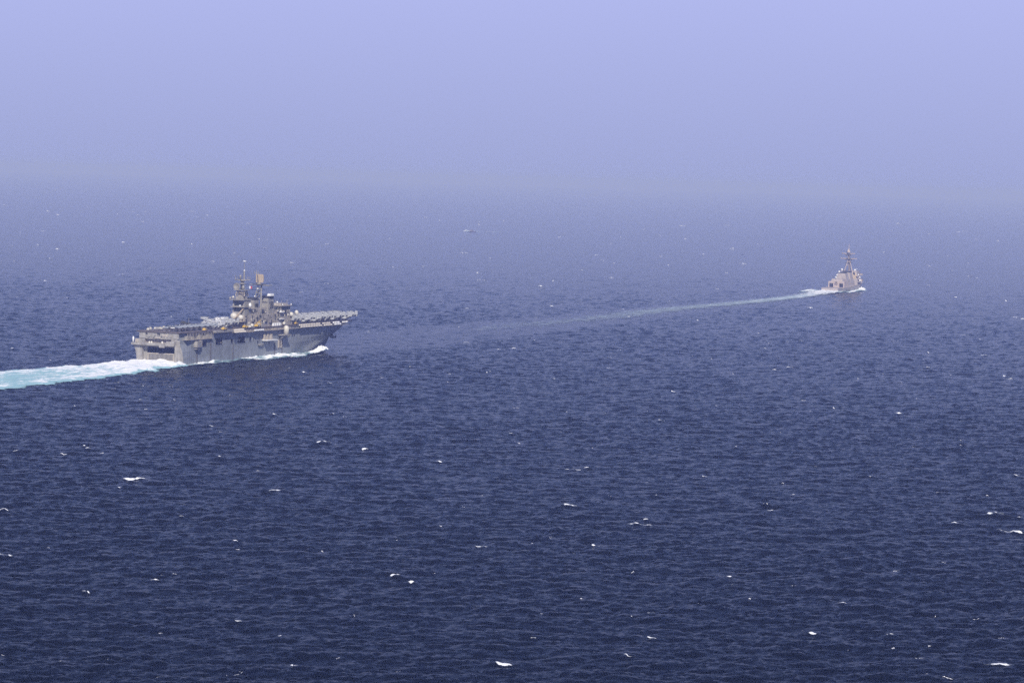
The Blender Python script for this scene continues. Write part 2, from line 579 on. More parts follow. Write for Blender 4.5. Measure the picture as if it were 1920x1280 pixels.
# ------------------------------------------------------------------ foam
def foam_mat(name, solid, tint=(0.86, 0.87, 0.86), milk=(0.30, 0.50, 0.52), scale=0.17):
    """foam: attribute 'dens' gives how much of the water it covers, 'milk' how much is only aerated water"""
    m, nt, b = new_mat(name)
    at = nt.nodes.new('ShaderNodeAttribute')
    at.attribute_name = 'dens'
    am = nt.nodes.new('ShaderNodeAttribute')
    am.attribute_name = 'milk'
    uv = nt.nodes.new('ShaderNodeAttribute')
    uv.attribute_name = 'flow'
    n1 = noise(nt, scale, 6, 0.68, vec=uv.outputs['Vector'], mscale=(0.35, 1.0, 1.0))
    n2 = noise(nt, scale * 4, 5, 0.7, vec=uv.outputs['Vector'], mscale=(0.4, 1.0, 1.0))
    ad0 = nt.nodes.new('ShaderNodeMath')
    ad0.operation = 'MULTIPLY_ADD'
    nt.links.new(n2.outputs['Fac'], ad0.inputs[0])
    ad0.inputs[1].default_value = 0.9
    ad0.inputs[2].default_value = -0.675
    ad = nt.nodes.new('ShaderNodeMath')
    ad.operation = 'MULTIPLY_ADD'
    nt.links.new(n1.outputs['Fac'], ad.inputs[0])
    ad.inputs[1].default_value = 2.0
    nt.links.new(ad0.outputs[0], ad.inputs[2])                       # mean about 0.78
    # white share: noise + dens - threshold
    wsum = nt.nodes.new('ShaderNodeMath')
    wsum.operation = 'ADD'
    nt.links.new(ad.outputs[0], wsum.inputs[0])
    nt.links.new(at.outputs['Fac'], wsum.inputs[1])
    white = ramp(nt, wsum.outputs[0], [(0.0, (0, 0, 0)), (0.62, (0, 0, 0)), (0.80, (1, 1, 1))])
    sc = nt.nodes.new('ShaderNodeMath')
    sc.operation = 'MULTIPLY'
    sc.inputs[1].default_value = 0.5
    nt.links.new(wsum.outputs[0], sc.inputs[0])
    nt.links.new(sc.outputs[0], white.inputs[0])
    msum = nt.nodes.new('ShaderNodeMath')
    msum.operation = 'MULTIPLY_ADD'
    nt.links.new(ad.outputs[0], msum.inputs[0])
    msum.inputs[1].default_value = 0.55
    nt.links.new(am.outputs['Fac'], msum.inputs[2])
    alpha_m = ramp(nt, msum.outputs[0], [(0.42, (0, 0, 0)), (0.95, (1, 1, 1))])
    mx = nt.nodes.new('ShaderNodeMath')
    mx.operation = 'MAXIMUM'
    nt.links.new(white.outputs[0], mx.inputs[0])
    nt.links.new(alpha_m.outputs[0], mx.inputs[1])
    c = mixc(nt, white.outputs[0], milk, tint)
    nt.links.new(c, b.inputs['Base Color'])
    b.inputs['Roughness'].default_value = 0.7
    if solid:
        b.inputs['Alpha'].default_value = 1.0
    else:
        nt.links.new(mx.outputs[0], b.inputs['Alpha'])
    return m


M['foam'] = foam_mat('wake_foam', False)
M['trail'] = foam_mat('old_wake_foam', False, milk=(0.38, 0.47, 0.49))
M['lace'] = foam_mat('whitecap_foam', False, milk=(0.16, 0.22, 0.28), scale=0.9)
m, nt, b = new_mat('crest_foam')
n = noise(nt, 1.5, 5, 0.7)
nt.links.new(ramp(nt, n.outputs['Fac'], [(0.3, (0.62, 0.66, 0.70)), (0.55, (0.90, 0.90, 0.90))]).outputs[0], b.inputs['Base Color'])
b.inputs['Roughness'].default_value = 0.8
M['crest'] = m


def vnoise(x, y, seed=0):
    """smooth value noise, vectorised"""
    def hsh(i, j):
        n = (i * 374761393 + j * 668265263 + seed * 1442695041) & 0xffffffff
        n = ((n ^ (n >> 13)) * 1274126177) & 0xffffffff
        return ((n ^ (n >> 16)) & 0xffff) / 65535.0
    x, y = np.asarray(x, float), np.asarray(y, float)
    i, j = np.floor(x).astype(np.int64), np.floor(y).astype(np.int64)
    fx, fy = x - i, y - j
    fx, fy = fx * fx * (3 - 2 * fx), fy * fy * (3 - 2 * fy)
    return (hsh(i, j) * (1 - fx) + hsh(i + 1, j) * fx) * (1 - fy) + (hsh(i, j + 1) * (1 - fx) + hsh(i + 1, j + 1) * fx) * fy


def fbm(x, y, seed=0, o=4):
    s, a, t = 0, 1.0, 0
    for k in range(o):
        s = s + a * vnoise(np.asarray(x) * 2 ** k, np.asarray(y) * 2 ** k, seed + k)
        t += a
        a *= 0.55
    return s / t


def grid_object(name, P, dens, milk, flow, mat, thick=0.0):
    """P: (n, m, 3) grid of points"""
    n, mm = P.shape[:2]
    me = bpy.data.meshes.new(name)
    idx = np.arange(n * mm).reshape(n, mm)
    q = np.stack([idx[:-1, :-1], idx[1:, :-1], idx[1:, 1:], idx[:-1, 1:]], -1).reshape(-1, 4)
    keep = ((dens + milk).ravel()[q].max(1) > -0.28)
    q = q[keep]
    used, inv = np.unique(q.ravel(), return_inverse=True)
    me.from_pydata(P.reshape(-1, 3)[used].tolist(), [], inv.reshape(-1, 4).tolist())
    me.polygons.foreach_set('use_smooth', np.ones(len(q), bool))
    for nm, A in (('dens', dens), ('milk', milk)):
        a = me.attributes.new(nm, 'FLOAT', 'POINT')
        a.data.foreach_set('value', A.reshape(-1)[used].astype(np.float32))
    a = me.attributes.new('flow', 'FLOAT_VECTOR', 'POINT')
    a.data.foreach_set('vector', flow.reshape(-1, 3)[used].astype(np.float32).ravel())
    me.materials.append(mat)
    o = bpy.data.objects.new(name, me)
    col.objects.link(o)
    return o


def wake(name, pts, ws, step, across, dens_f, milk_f, lump_f, seed, mat='foam'):
    q, cx, cy, t = spline(pts, step)
    tx, ty = np.gradient(cx), np.gradient(cy)
    L = np.hypot(tx, ty)
    nx, ny = -ty / L, tx / L
    w = np.interp(q, t, ws)
    v = np.linspace(-1.3, 1.3, across)
    S, V = np.meshgrid(q, v, indexing='ij')
    edge = (fbm(S / 14.0, V * 1.5, seed) - 0.5) * 0.45 + (fbm(S / 4.0, V * 2.5, seed + 3) - 0.5) * 0.2
    PX = cx[:, None] + nx[:, None] * w[:, None] * V
    PY = cy[:, None] + ny[:, None] * w[:, None] * V
    W = w[:, None] * V
    e = np.abs(V) + edge * (np.abs(V) > 0.3)
    h = sea_h(PX, PY) + 0.35 + lump_f(S, V, W, e)
    dens, milk = dens_f(S, V, W, e), milk_f(S, V, W, e)
    P = np.stack([PX, PY, h], -1)
    return grid_object(name, P, dens, milk, np.stack([S, W, np.zeros_like(S)], -1), M[mat])


def a_dens(S, V, W, e):
    near = np.exp(-S / 75.0)
    rim = np.exp(-((V - 0.75) / 0.28) ** 2) * 0.28 + np.exp(-((V + 0.72) / 0.22) ** 2) * 0.16
    d = 0.40 + 0.85 * near + rim * smooth(30, 90, S) - 0.10 * smooth(90, 230, S)
    return d - 1.5 * smooth(0.76, 1.10, e)


def a_milk(S, V, W, e):
    return 0.85 - 0.25 * smooth(120, 520, S) - 1.9 * smooth(0.90, 1.10, e)


def a_lump(S, V, W, e):
    k = np.exp(-S / 50.0) * (1 - smooth(0.75, 1.05, e))
    return k * (0.5 + 2.6 * fbm(S / 5.0, W / 4.0, 21)) + 1.3 * (1 - smooth(0.75, 1.0, e)) * fbm(S / 6.0, W / 2.6, 23) - 0.5 * smooth(0.98, 1.15, e)


o = wake('foam_wake', A_WAKE, A_WAKE_W, 1.6, 84, a_dens, a_milk, a_lump, 31)
tag(o, 'broad white and turquoise wake churned up behind the assault ship', 'wake')


def d_dens(S, V, W, e):
    near = np.exp(-S / 95.0)
    return 0.22 + 0.95 * near + 0.16 * np.exp(-((V - 0.1) / 0.35) ** 2) * (1 - smooth(600, 1100, S)) - 0.55 * smooth(300, 1300, S) - 1.6 * smooth(0.72, 1.05, e)


def d_milk(S, V, W, e):
    return (0.92 - 0.36 * smooth(80, 600, S) - 0.24 * smooth(550, 1200, S)) * np.exp(-(e / 0.68) ** 2) - 0.28 - 0.3 * smooth(0.9, 1.25, e)


def d_lump(S, V, W, e):
    k = np.exp(-S / 60.0) * (1 - smooth(0.7, 1.0, e))
    return k * (0.4 + 3.0 * fbm(S / 6.0, W / 4.0, 25)) + 0.15


o = wake('foam_wake', D_WAKE, D_WAKE_W, 4.0, 48, d_dens, d_milk, d_lump, 41, 'trail')
tag(o, 'long thin pale green wake curving back from the destroyer', 'wake')


def foam_strip(name, pos, phi, x0, x1, yin, yout, hgt, dens, seed, label, cat, nx_=110, ny_=18, group=None, lift=0.0):
    """lumpy foam along a hull side: yin(x) is the waterline, yout(x) the outer edge; hgt(x, v), dens(x, v)"""
    xs = np.linspace(x0, x1, nx_)
    v = np.linspace(0, 1, ny_)
    XX, VV = np.meshgrid(xs, v, indexing='ij')
    yi, yo = yin(XX), yout(XX)
    YY = yi + (yo - yi) * VV
    WX = pos[0] + XX * math.sin(phi) - YY * math.cos(phi)
    WY = pos[1] + XX * math.cos(phi) + YY * math.sin(phi)
    lump = fbm(XX / 4.0, YY / 2.5, seed)
    ZZ = sea_h(WX, WY) * 0.6 + 0.3 + lift + hgt(XX, VV) * (0.35 + 1.1 * lump)
    D = dens(XX, VV) + 0.9 * (fbm(XX / 8.0, VV * 2.5, seed + 5) - 0.5)
    o = grid_object(name, np.stack([WX, WY, ZZ], -1), D, D - 0.25, np.stack([XX, YY * 0.8, ZZ], -1), M['foam'])
    return tag(o, label, cat, group)


# ------------------------------------------------------------------ assault ship: hull form
def x_stem(z):
    return np.interp(z, [-3, 0, 5, 10, 15, 19], [236, 237.5, 242, 247.5, 252, 254.5])


def hb(x, z, side):
    """half breadth at station x, height z; side -1 starboard, +1 port"""
    xs = x_stem(z)
    xb = np.interp(z, [0, 5, 9, 15, 19], [128, 140, 150, 178, 200])
    p = np.interp(z, [0, 5, 10, 15, 19], [1.55, 2.1, 3.4, 6.0, 8.0])
    t = np.clip((x - xb) / (xs - xb), 0, 1)
    w = 16.0 * (1 - t ** p)
    if side < 0:
        aft = np.interp(z, [0, 5, 8.5, 11.2, 12.8, 15], [16.3, 16.1, 15.3, 14.3, 13.8, 13.8])
    else:
        aft = np.interp(z, [0, 5, 8.5, 11.2, 12.7, 12.81, 15], [13.9, 14.2, 14.9, 16.4, 17.1, 14.2, 14.2])
    k = smooth(0, 12, x)
    w = w * k + aft * (1 - k) if x < 12 else w
    return float(w)


LEV = [-2.5, 0.0, 2.5, 5.0, 8.5, 11.2, 12.8, 12.83, 15.0, 15.03, 17.2, 17.23, 19.0]


def hull_y(x, z, side):
    w = hb(x, z, side)
    ins = 0.0
    if z >= 15.02:
        ins = max(ins, 1.6 * (1 - smooth(38, 40, x)))                 # open gallery aft
    if z >= 17.22:
        ins = max(ins, 1.5 * (1 - smooth(150, 160, x)))               # catwalk recess amidships
    return side * max(0.06, w - float(ins))


ship = thing('assault_ship', 'large grey flat-decked assault ship steaming away, aircraft parked on deck', 'warship',
             (A_POS[0], A_POS[1], 0), R(90) - A_PHI)

st_x = [0, 2, 4, 6, 8, 10, 12, 16, 20] + list(range(30, 140, 10)) + list(range(140, 224, 6)) + [224, 228, 232, 235, 238, 241, 244, 247, 250, 252, 254]
hull = MB()
CUT0, CUT1, CZ0, CZ1 = 20, 140, 8.5, 15.0                                # starboard bay of plating that holds the openings
for side in (-1, 1):
    def pt(x, z):
        xx = min(x, float(x_stem(z)))
        return (xx, hull_y(xx, z, side), z)
    for a, b_ in zip(st_x[:-1], st_x[1:]):
        for z0, z1 in zip(LEV[:-1], LEV[1:]):
            if side < 0 and CUT0 <= a and b_ <= CUT1 and CZ0 <= z0 and z1 <= CZ1:
                continue
            hull.add([pt(a, z0), pt(b_, z0), pt(b_, z1), pt(a, z1)], [(0, 1, 2, 3)], True)
# stem cap
for z0, z1 in zip(LEV[:-1], LEV[1:]):
    xa, xb_ = float(x_stem(z0)), float(x_stem(z1))
    hull.add([(xa, -0.06, z0), (xa, 0.06, z0), (xb_, 0.06, z1), (xb_, -0.06, z1)], [(0, 1, 2, 3)])


def wall_cells(mb, us, vs, holes, f):
    """rectangular cells between cut lines, left out where a hole is; f maps (u, v) to a point"""
    for u0, u1 in zip(us[:-1], us[1:]):
        for v0, v1 in zip(vs[:-1], vs[1:]):
            cu, cv = (u0 + u1) / 2, (v0 + v1) / 2
            if any(h[0] < cu < h[1] and h[2] < cv < h[3] for h in holes):
                continue
            mb.add([f(u0, v0), f(u1, v0), f(u1, v1), f(u0, v1)], [(0, 1, 2, 3)])


# transom with its two recesses
T_HOLES = [(-10.4, 10.4, 2.0, 10.9), (-8.0, 9.0, 13.0, 15.2)]
zs = sorted(set(LEV + [2.0, 10.9, 13.0, 15.2]))
ys = [-11.0, -10.4, -8.0, 0.0, 9.0, 10.4, 11.0]
tr = MB()
wall_cells(tr, ys, zs, T_HOLES, lambda u, v: (0, u, v))
for side in (-1, 1):
    for z0, z1 in zip(zs[:-1], zs[1:]):
        tr.add([(0, side * 11.0, z0), (0, hull_y(0, z0, side), z0), (0, hull_y(0, z1, side), z1), (0, side * 11.0, z1)], [(0, 1, 2, 3)])


def recess(mb, y0, y1, z0, z1, d, back=True):
    mb.add([(0, y0, z0), (0, y1, z0), (d, y1, z0), (d, y0, z0)], [(0, 1, 2, 3)])
    mb.add([(0, y0, z1), (0, y1, z1), (d, y1, z1), (d, y0, z1)], [(0, 1, 2, 3)])
    mb.add([(0, y0, z0), (0, y0, z1), (d, y0, z1), (d, y0, z0)], [(0, 1, 2, 3)])
    mb.add([(0, y1, z0), (0, y1, z1), (d, y1, z1), (d, y1, z0)], [(0, 1, 2, 3)])
    if back:
        mb.add([(d, y0, z0), (d, y1, z0), (d, y1, z1), (d, y0, z1)], [(0, 1, 2, 3)])


recess(tr, -10.4, 10.4, 2.0, 10.9, 2.4, False)
wall_cells(tr, [-10.4, -9.6, 8.3, 10.4], [2.0, 7.0, 10.5, 10.9], [(-9.6, 8.3, 7.0, 10.5)], lambda u, v: (2.4, u, v))
transom = hull_o = None
hull_o = hull.build('hull', 'hull', ship)
tr.build('transom', 'tan', hull_o)
wd = MB()
for f in ([(2.4, -9.6, 7.0), (2.4, 8.3, 7.0), (40, 8.3, 7.0), (40, -9.6, 7.0)], [(2.4, -9.6, 10.5), (2.4, 8.3, 10.5), (40, 8.3, 10.5), (40, -9.6, 10.5)],
          [(2.4, -9.6, 7.0), (40, -9.6, 7.0), (40, -9.6, 10.5), (2.4, -9.6, 10.5)], [(2.4, 8.3, 7.0), (40, 8.3, 7.0), (40, 8.3, 10.5), (2.4, 8.3, 10.5)],
          [(40, -9.6, 7.0), (40, 8.3, 7.0), (40, 8.3, 10.5), (40, -9.6, 10.5)]):
    wd.add(f, [(0, 1, 2, 3)])
wd.build('well_deck', 'dark', ship)
g = MB()
g.box(1.7, 2.38, -9.4, 7.9, 2.4, 2.95)
g.box(1.7, 2.38, -9.4, 7.9, 6.35, 6.95)
g.box(1.7, 2.38, 7.2, 7.9, 2.95, 6.35)
g.box(1.7, 2.38, -9.4, -8.7, 2.95, 6.35)
gate = g.build('stern_gate', 'grey', ship, label='ribbed stern gate under the dark well opening')
MB().box(2.2, 2.36, -8.69, 7.19, 2.96, 6.34).build('gate_panel', 'mastdark', gate)  # back plate coloured dark to stand for shade in the gaps between ribs
rib_mesh = MB().box(-0.45, 0.0, -0.16, 0.16, 0, 3.38).mesh('gate_rib', M['tan'])
for k in range(19):
    o = bpy.data.objects.new('gate_rib', rib_mesh)
    col.objects.link(o)
    o.parent = gate
    o.location = (2.19, -8.3 + k * 0.84, 2.96)
gs = MB()
recess(gs, -8.0, 9.0, 13.0, 15.2, 2.2)
gs.build('stern_gallery', 'grey', ship)
b1 = MB()
b1.box(-1.8, -0.01, -10.9, 16.9, 11.5, 12.0)
b1.box(-1.8, -1.6, -10.9, 16.9, 12.0, 12.75)
b1.box(-1.58, -0.01, 16.5, 16.9, 12.0, 12.75)
b1.build('stern_ledge', 'tan', ship)
sb = MB()
sb.box(-2.6, -1.82, -5.0, -1.6, 10.4, 12.6)
sb.box(-1.5, -0.05, -11.0, -5.6, 12.02, 14.1)
sb.build('stern_platform', 'tan', ship)
for y, r_, z in ((5.4, .62, 12.75), (4.0, .62, 12.85), (-2.9, .7, 12.95)):
    MB().lathe((-1.0, y, z), [(r_ * .8, -.6), (r_, -.3), (r_, .5), (r_ * .6, .95), (.05, 1.1)], 10).build('deck_locker', 'radome', ship)
MB().lathe((-0.8, 16.0, 12.8), [(.55, 0), (.55, 2.6), (.4, 3.2), (.05, 3.5)], 10).build('gun_dome', 'white', ship)
MB().box(-0.4, 1.6, 13.2, 15.2, 12.86, 15.0, .2, .2).build('gun_mount', 'grey', ship)
# stern face of the flight deck: patches and lockers
for (y0, y1, z0, z1, mt) in ((-13.2, -9.5, 15.6, 18.6, 'tan'), (-6, -2.5, 16.6, 18.2, 'grey'), (3.0, 6.8, 16.2, 18.6, 'tan'), (8.4, 12.2, 15.5, 18.3, 'tan'), (-1.5, 1.8, 15.5, 16.3, 'grey')):
    MB().box(-0.35, -0.02, y0, y1, z0, z1).build('stern_panel', mt, ship)

# starboard plating with real openings
OPEN = [(23.5, 31.0, 10.6, 13.7), (42.5, 52.0, 10.9, 14.9), (63.2, 66.9, 11.2, 13.7), (73.5, 83.5, 10.8, 14.95), (89.3, 92.8, 11.4, 14.0), (95.0, 96.4, 11.4, 14.2), (107.2, 108.8, 11.6, 14.6)]
us = sorted(set([CUT0, CUT1] + [v for h in OPEN for v in h[:2]]))
vs_ = sorted(set([CZ0, CZ1, 11.2, 12.8] + [v for h in OPEN for v in h[2:]]))
pl = MB()
wall_cells(pl, us, vs_, OPEN, lambda u, v: (u, -16.0, v))
pl.build('side_plating', 'hull', hull_o)
for (x0, x1, z0, z1) in OPEN:
    r_ = MB()
    D_ = 3.0
    for f in ([(x0, -16, z0), (x1, -16, z0), (x1, -16 + D_, z0), (x0, -16 + D_, z0)], [(x0, -16, z1), (x1, -16, z1), (x1, -16 + D_, z1), (x0, -16 + D_, z1)],
              [(x0, -16, z0), (x0, -16, z1), (x0, -16 + D_, z1), (x0, -16 + D_, z0)], [(x1, -16, z0), (x1, -16, z1), (x1, -16 + D_, z1), (x1, -16 + D_, z0)],
              [(x0, -16 + D_, z0), (x1, -16 + D_, z0), (x1, -16 + D_, z1), (x0, -16 + D_, z1)]):
        r_.add(f, [(0, 1, 2, 3)])
    op = r_.build('side_opening', 'dark', ship)
    fr = MB()
    w_ = 0.22
    fr.box(x0 - w_, x1 + w_, -16.18, -15.99, z1, z1 + w_)
    fr.box(x0 - w_, x1 + w_, -16.18, -15.99, z0 - w_, z0)
    fr.box(x0 - w_, x0, -16.18, -15.99, z0, z1)
    fr.box(x1, x1 + w_, -16.18, -15.99, z0, z1)
    fr.build('opening_frame', 'hull', op)
for k in range(3):
    MB().box(56.0 + k * 1.7, 57.1 + k * 1.7, -16.12, -15.98, 13.6, 14.7).build('porthole', 'dark', ship)
for x, z in ((152, 12.2), (155, 12.2), (154, 14.9), (160, 14.9), (118, 8.7), (104, 14.3), (101, 9.8)):
    MB().box(x, x + 1.3, -16.12, -15.9, z, z + 1.3).build('porthole', 'dark', ship)
for x, z0, z1, w_ in ((17.5, 0.5, 10.4, .9), (35.5, 1.5, 15.0, .9), (66.5, 0.5, 10.5, .45), (126.0, 0.3, 9.5, .45), (137.0, 0.3, 11, .45)):
    MB().box(x, x + w_, -16.5, -15.95, z0, z1).build('fender_rail', 'mastdark', ship)
sp = MB()
sp.box(13.5, 18.5, -18.6, -15.9, 10.6, 14.2)
sp.box(14.3, 17.7, -18.0, -15.9, 9.4, 10.58)
sp.build('boat_sponson', 'tan', ship)
MB().box(18.8, 21.0, -18.0, -15.9, 10.9, 14.6).build('davit', 'grey', ship)
sp = MB()
sp.box(107.5, 123.5, -20.0, -15.9, 11.2, 11.65)
sp.build('boat_platform', 'white', ship)
for x in (108.5, 113.5, 118.0):
    MB().box(x, x + 2.0, -17.6, -15.95, 11.67, 15.0, .2, .1).build('boat_davit', 'grey', ship)
bt = MB()
bt.loft([[(101.0, -17.0, 8.6), (101.0, -16.6, 9.4), (101.0, -17.4, 9.4)], [(103, -17.0, 7.9), (103, -16.2, 9.5), (103, -17.8, 9.5)],
         [(107, -17.0, 7.9), (107, -16.2, 9.5), (107, -17.8, 9.5)], [(108.6, -17.0, 8.7), (108.6, -16.8, 9.6), (108.6, -17.2, 9.6)]])
bt.build('ship_boat', 'tan', ship)
for x in (131.2, 134.4):
    MB().box(x, x + 1.0, -16.9, -15.95, 6.0, 10.6).build('hull_fender', 'grey', ship)
MB().box(132.5, 133.9, -16.6, -15.95, 6.4, 12.2).build('hull_ladder', 'dark', ship)
# anchor under the bow
an = MB()
an.bar((237.5, -5.4, 12.0), (238.0, -6.3, 8.6), .42)
an.box(237.2, 238.8, -7.8, -4.8, 7.9, 8.8)
an.box(237.4, 238.6, -8.3, -7.6, 8.0, 9.8)
an.box(237.4, 238.6, -5.0, -4.3, 8.0, 9.8)
an.box(236.0, 238.4, -6.2, -3.8, 11.4, 12.6)
an.build('anchor', 'black', ship)

# flight deck slab
outl = [(-0.6, -13.9), (3, -14.6), (9, -16.2), (30, -16.6), (150, -16.6), (244, -16.4), (249, -14.8), (252.5, -11.5), (254.5, -6), (255, 0), (254.5, 6),
        (252.5, 11.5), (249, 14.8), (244, 16.2), (200, 16.6), (30, 16.6), (9, 16.2), (3, 15), (-0.6, 14.2)]
fd = MB().prism(outl, 19.02, 19.6)
deck = fd.build('flight_deck', 'deck', ship)
dm = MB()
for y0 in (-0.35,):
    for k in range(40):
        dm.box(6 + k * 6, 9.4 + k * 6, y0, y0 + .7, 19.604, 19.612)
dm.box(4, 248, 11.3, 11.7, 19.604, 19.612)
dm.box(4, 248, -6.4, -6.1, 19.604, 19.612)
dm.build('deck_marking', 'white', deck)
# deck-edge elevators
MB().box(37.5, 61.5, -18.9, -16.63, 18.35, 19.55).build('deck_elevator', 'tan', ship)
el = MB()
el.box(86, 118, 16.63, 32.0, 18.4, 19.55)
el.build('deck_elevator', 'deck', ship)
# edge coaming and the deck-edge walkway
cw = MB()
cw.box(62.5, 150, -18.2, -14.4, 17.25, 17.4)
cw.box(150, 236, -18.2, -16.05, 17.25, 17.4)
cw.box(3, 37, -17.4, -13.2, 15.05, 15.2)
cw.build('catwalk', 'grey', ship)
ps = MB()
for k in range(44):
    x = 63 + k * 2.0
    ps.box(x, x + .16, -18.15, -17.98, 17.41, 18.5)
    if x < 148:
        ps.box(x + .8, x + 1.0, -16.5, -16.3, 17.41, 19.0)
ps.box(62.5, 236, -18.14, -18.0, 18.5, 18.58)
for k in range(18):
    x = 3.5 + 2 * k
    ps.box(x, x + .18, -16.9, -16.72, 15.21, 19.0)
ps.build('catwalk_rail', 'grey', ship, kind='stuff')
for x0, x1, z1 in ((4, 9, 17.4), (11, 13, 16.9), (20, 23, 17.6), (27, 29, 16.9), (31, 36, 17.7)):
    MB().box(x0, x1, -16.4, -14.6, 15.21, z1).build('deck_locker', 'tan', ship)
for x0, x1 in ((66, 70), (96, 99), (104, 108), (121, 127)):
    MB().box(x0, x1, -16.2, -14.6, 17.41, 18.7).build('deck_locker', 'grey', ship)
# life raft canisters
raft_mesh = MB().lathe((0, 0, 0), [(.3, -.95), (.5, -.8), (.5, .8), (.3, .95)], 8, 'x').mesh('life_raft', M['raft'])
rw_mesh = MB().lathe((0, 0, 0), [(.3, -.95), (.55, -.8), (.55, .8), (.3, .95)], 8, 'x').mesh('life_raft', M['white'])


def rafts(x0, n, dx, y, z, mesh, rz=0.0):
    for k in range(n):
        o = bpy.data.objects.new('life_raft', mesh)
        col.objects.link(o)
        o.parent = ship
        o.location = (x0 + k * dx, y, z)
        o.rotation_euler = (0, 0, rz)


rafts(160, 13, 2.5, -18.75, 18.05, raft_mesh)
rafts(160, 13, 2.5, -17.6, 19.15, raft_mesh)
rafts(196, 5, 2.5, -18.75, 18.05, raft_mesh)
rafts(196, 5, 2.5, -17.6, 19.15, raft_mesh)
rafts(213, 4, 2.6, -18.5, 18.1, rw_mesh)
rafts(213, 4, 2.6, -17.4, 19.15, rw_mesh)
rafts(228, 3, 3.0, -17.4, 19.0, rw_mesh)
rafts(62.6, 8, 1.9, -19.3, 18.0, raft_mesh, R(90))
rafts(62.6, 8, 1.9, -18.0, 19.1, raft_mesh, R(90))
rafts(92, 6, 2.2, -18.8, 18.1, rw_mesh)

# starboard dome on its sponson
dmx, dmy = 137.5, -18.6
ds = MB()
ds.box(131, 141, -20.6, -15.95, 13.7, 14.2)
ds.bar((132, -20.2, 13.7), (132, -16, 10.6), .18)
ds.bar((140, -20.2, 13.7), (140, -16, 10.6), .18)
ds.bar((136, -20.2, 13.7), (134, -16, 10.6), .18)
ds.build('dome_sponson', 'tan', ship)
MB().lathe((dmx, dmy, 14.22), [(1.75, 0), (1.75, 3.6), (1.6, 4.3), (1.25, 4.9), (.7, 5.3), (.05, 5.45)], 18).build('radome', 'radome', ship)

# ---- island
isl = MB()
isl.box(84, 150, -15, -6.5, 19.61, 27.0)
isl.box(93.1, 117, -14.6, -6.9, 27.0, 31.2, .3, .2)
isl.box(117.1, 136, -14.2, -7.2, 27.0, 29.2, .3, .3)
island = isl.build('island', 'grey', ship)
tw = MB()
tw.box(84.6, 93, -14.8, -6.8, 27.01, 36.2)
tw.box(82.6, 93.0, -15.6, -6.0, 32.0, 32.4)
tw.box(82.2, 94, -15.2, -5.4, 36.21, 36.7)
tw.box(86.2, 92.4, -12.8, -8.0, 36.72, 38.6)
tower = tw.build('aft_tower', 'tan', island)
MB().box(84.2, 84.58, -13.6, -8.0, 33.2, 35.0).build('window_band', 'glass', tower)
MB().box(84.2, 84.58, -13.9, -7.6, 29.6, 31.2).build('window_band', 'glass', tower)
rl = MB()
for k in range(11):
    rl.box(82.3, 82.42, -15.1 + k * .95, -15.0 + k * .95, 36.7, 37.8)
rl.box(82.3, 82.42, -15.1, -5.5, 37.8, 37.9)
rl.build('guard_rail', 'grey', tower)
pf = MB()
pf.box(80.0, 83.98, -15.8, -6.2, 23.4, 23.9)
pf.build('dome_platform', 'grey', island)
MB().ball((81.4, -9.2, 26.6), 2.15, 20).build('radome', 'radome', island, label='largest white radome, on the aft face of the island')
MB().ball((82.4, -13.4, 25.9), 1.7, 18).build('radome', 'radome', island)
MB().bar((81.4, -9.2, 23.9), (81.4, -9.2, 25.0), .8, n=10).build('radome_stand', 'grey', island)
MB().bar((82.4, -13.4, 23.9), (82.4, -13.4, 24.8), .7, n=10).build('radome_stand', 'grey', island)
MB().ball((90, -15.8, 33.2), .95, 12, 1.5).build('radome', 'white', island)
MB().box(89, 91, -16.4, -14.82, 31.2, 31.6).build('radome_stand', 'grey', island)
MB().ball((83.2, -7.6, 37.9), .8, 12).build('radome', 'radome', tower)
MB().ball((82.9, -5.9, 37.5), .5, 10).build('radome', 'radome', tower)
MB().ball((83.4, -12.2, 32.9), .6, 10).build('radome', 'white', tower)
# crane boom
cr = MB()
for s_ in (-.35, .35):
    cr.bar((78.2, -8.2 + s_, 22.6), (83.2, -14.6 + s_, 31.2), .16)
for k in range(9):
    t0, t1 = k / 9, (k + 1) / 9
    p0 = (78.2 + 5 * t0, -8.2 - 6.4 * t0 + (.35 if k % 2 else -.35), 22.6 + 8.6 * t0)
    p1 = (78.2 + 5 * t1, -8.2 - 6.4 * t1 + (-.35 if k % 2 else .35), 22.6 + 8.6 * t1)
    cr.bar(p0, p1, .1)
cr.build('crane_boom', 'radar', ship)
MB().box(76.8, 79.2, -9.6, -6.8, 19.61, 22.8, .3, .3).build('crane_base', 'grey', ship)
# missile launcher aft of the island
ln = MB()
ln.box(70, 75.5, -8.6, -1.6, 19.61, 22.4, .4, .4)
ln.build('launcher_base', 'tan', ship)
l2 = MB()
l2.box(70.6, 73.6, -7.9, -6.0, 23.0, 26.2)
l2.box(70.6, 73.6, -4.2, -2.3, 22.9, 25.9)
l2.bar((70.4, -6.2, 22.4), (70.4, -3.6, 26.0), .3)
l2.bar((70.2, -4.0, 22.4), (70.2, -5.4, 25.6), .3)
l2.box(71.4, 73, -6.0, -4.2, 22.41, 24.6)
l2.build('missile_launcher', 'white', ship)
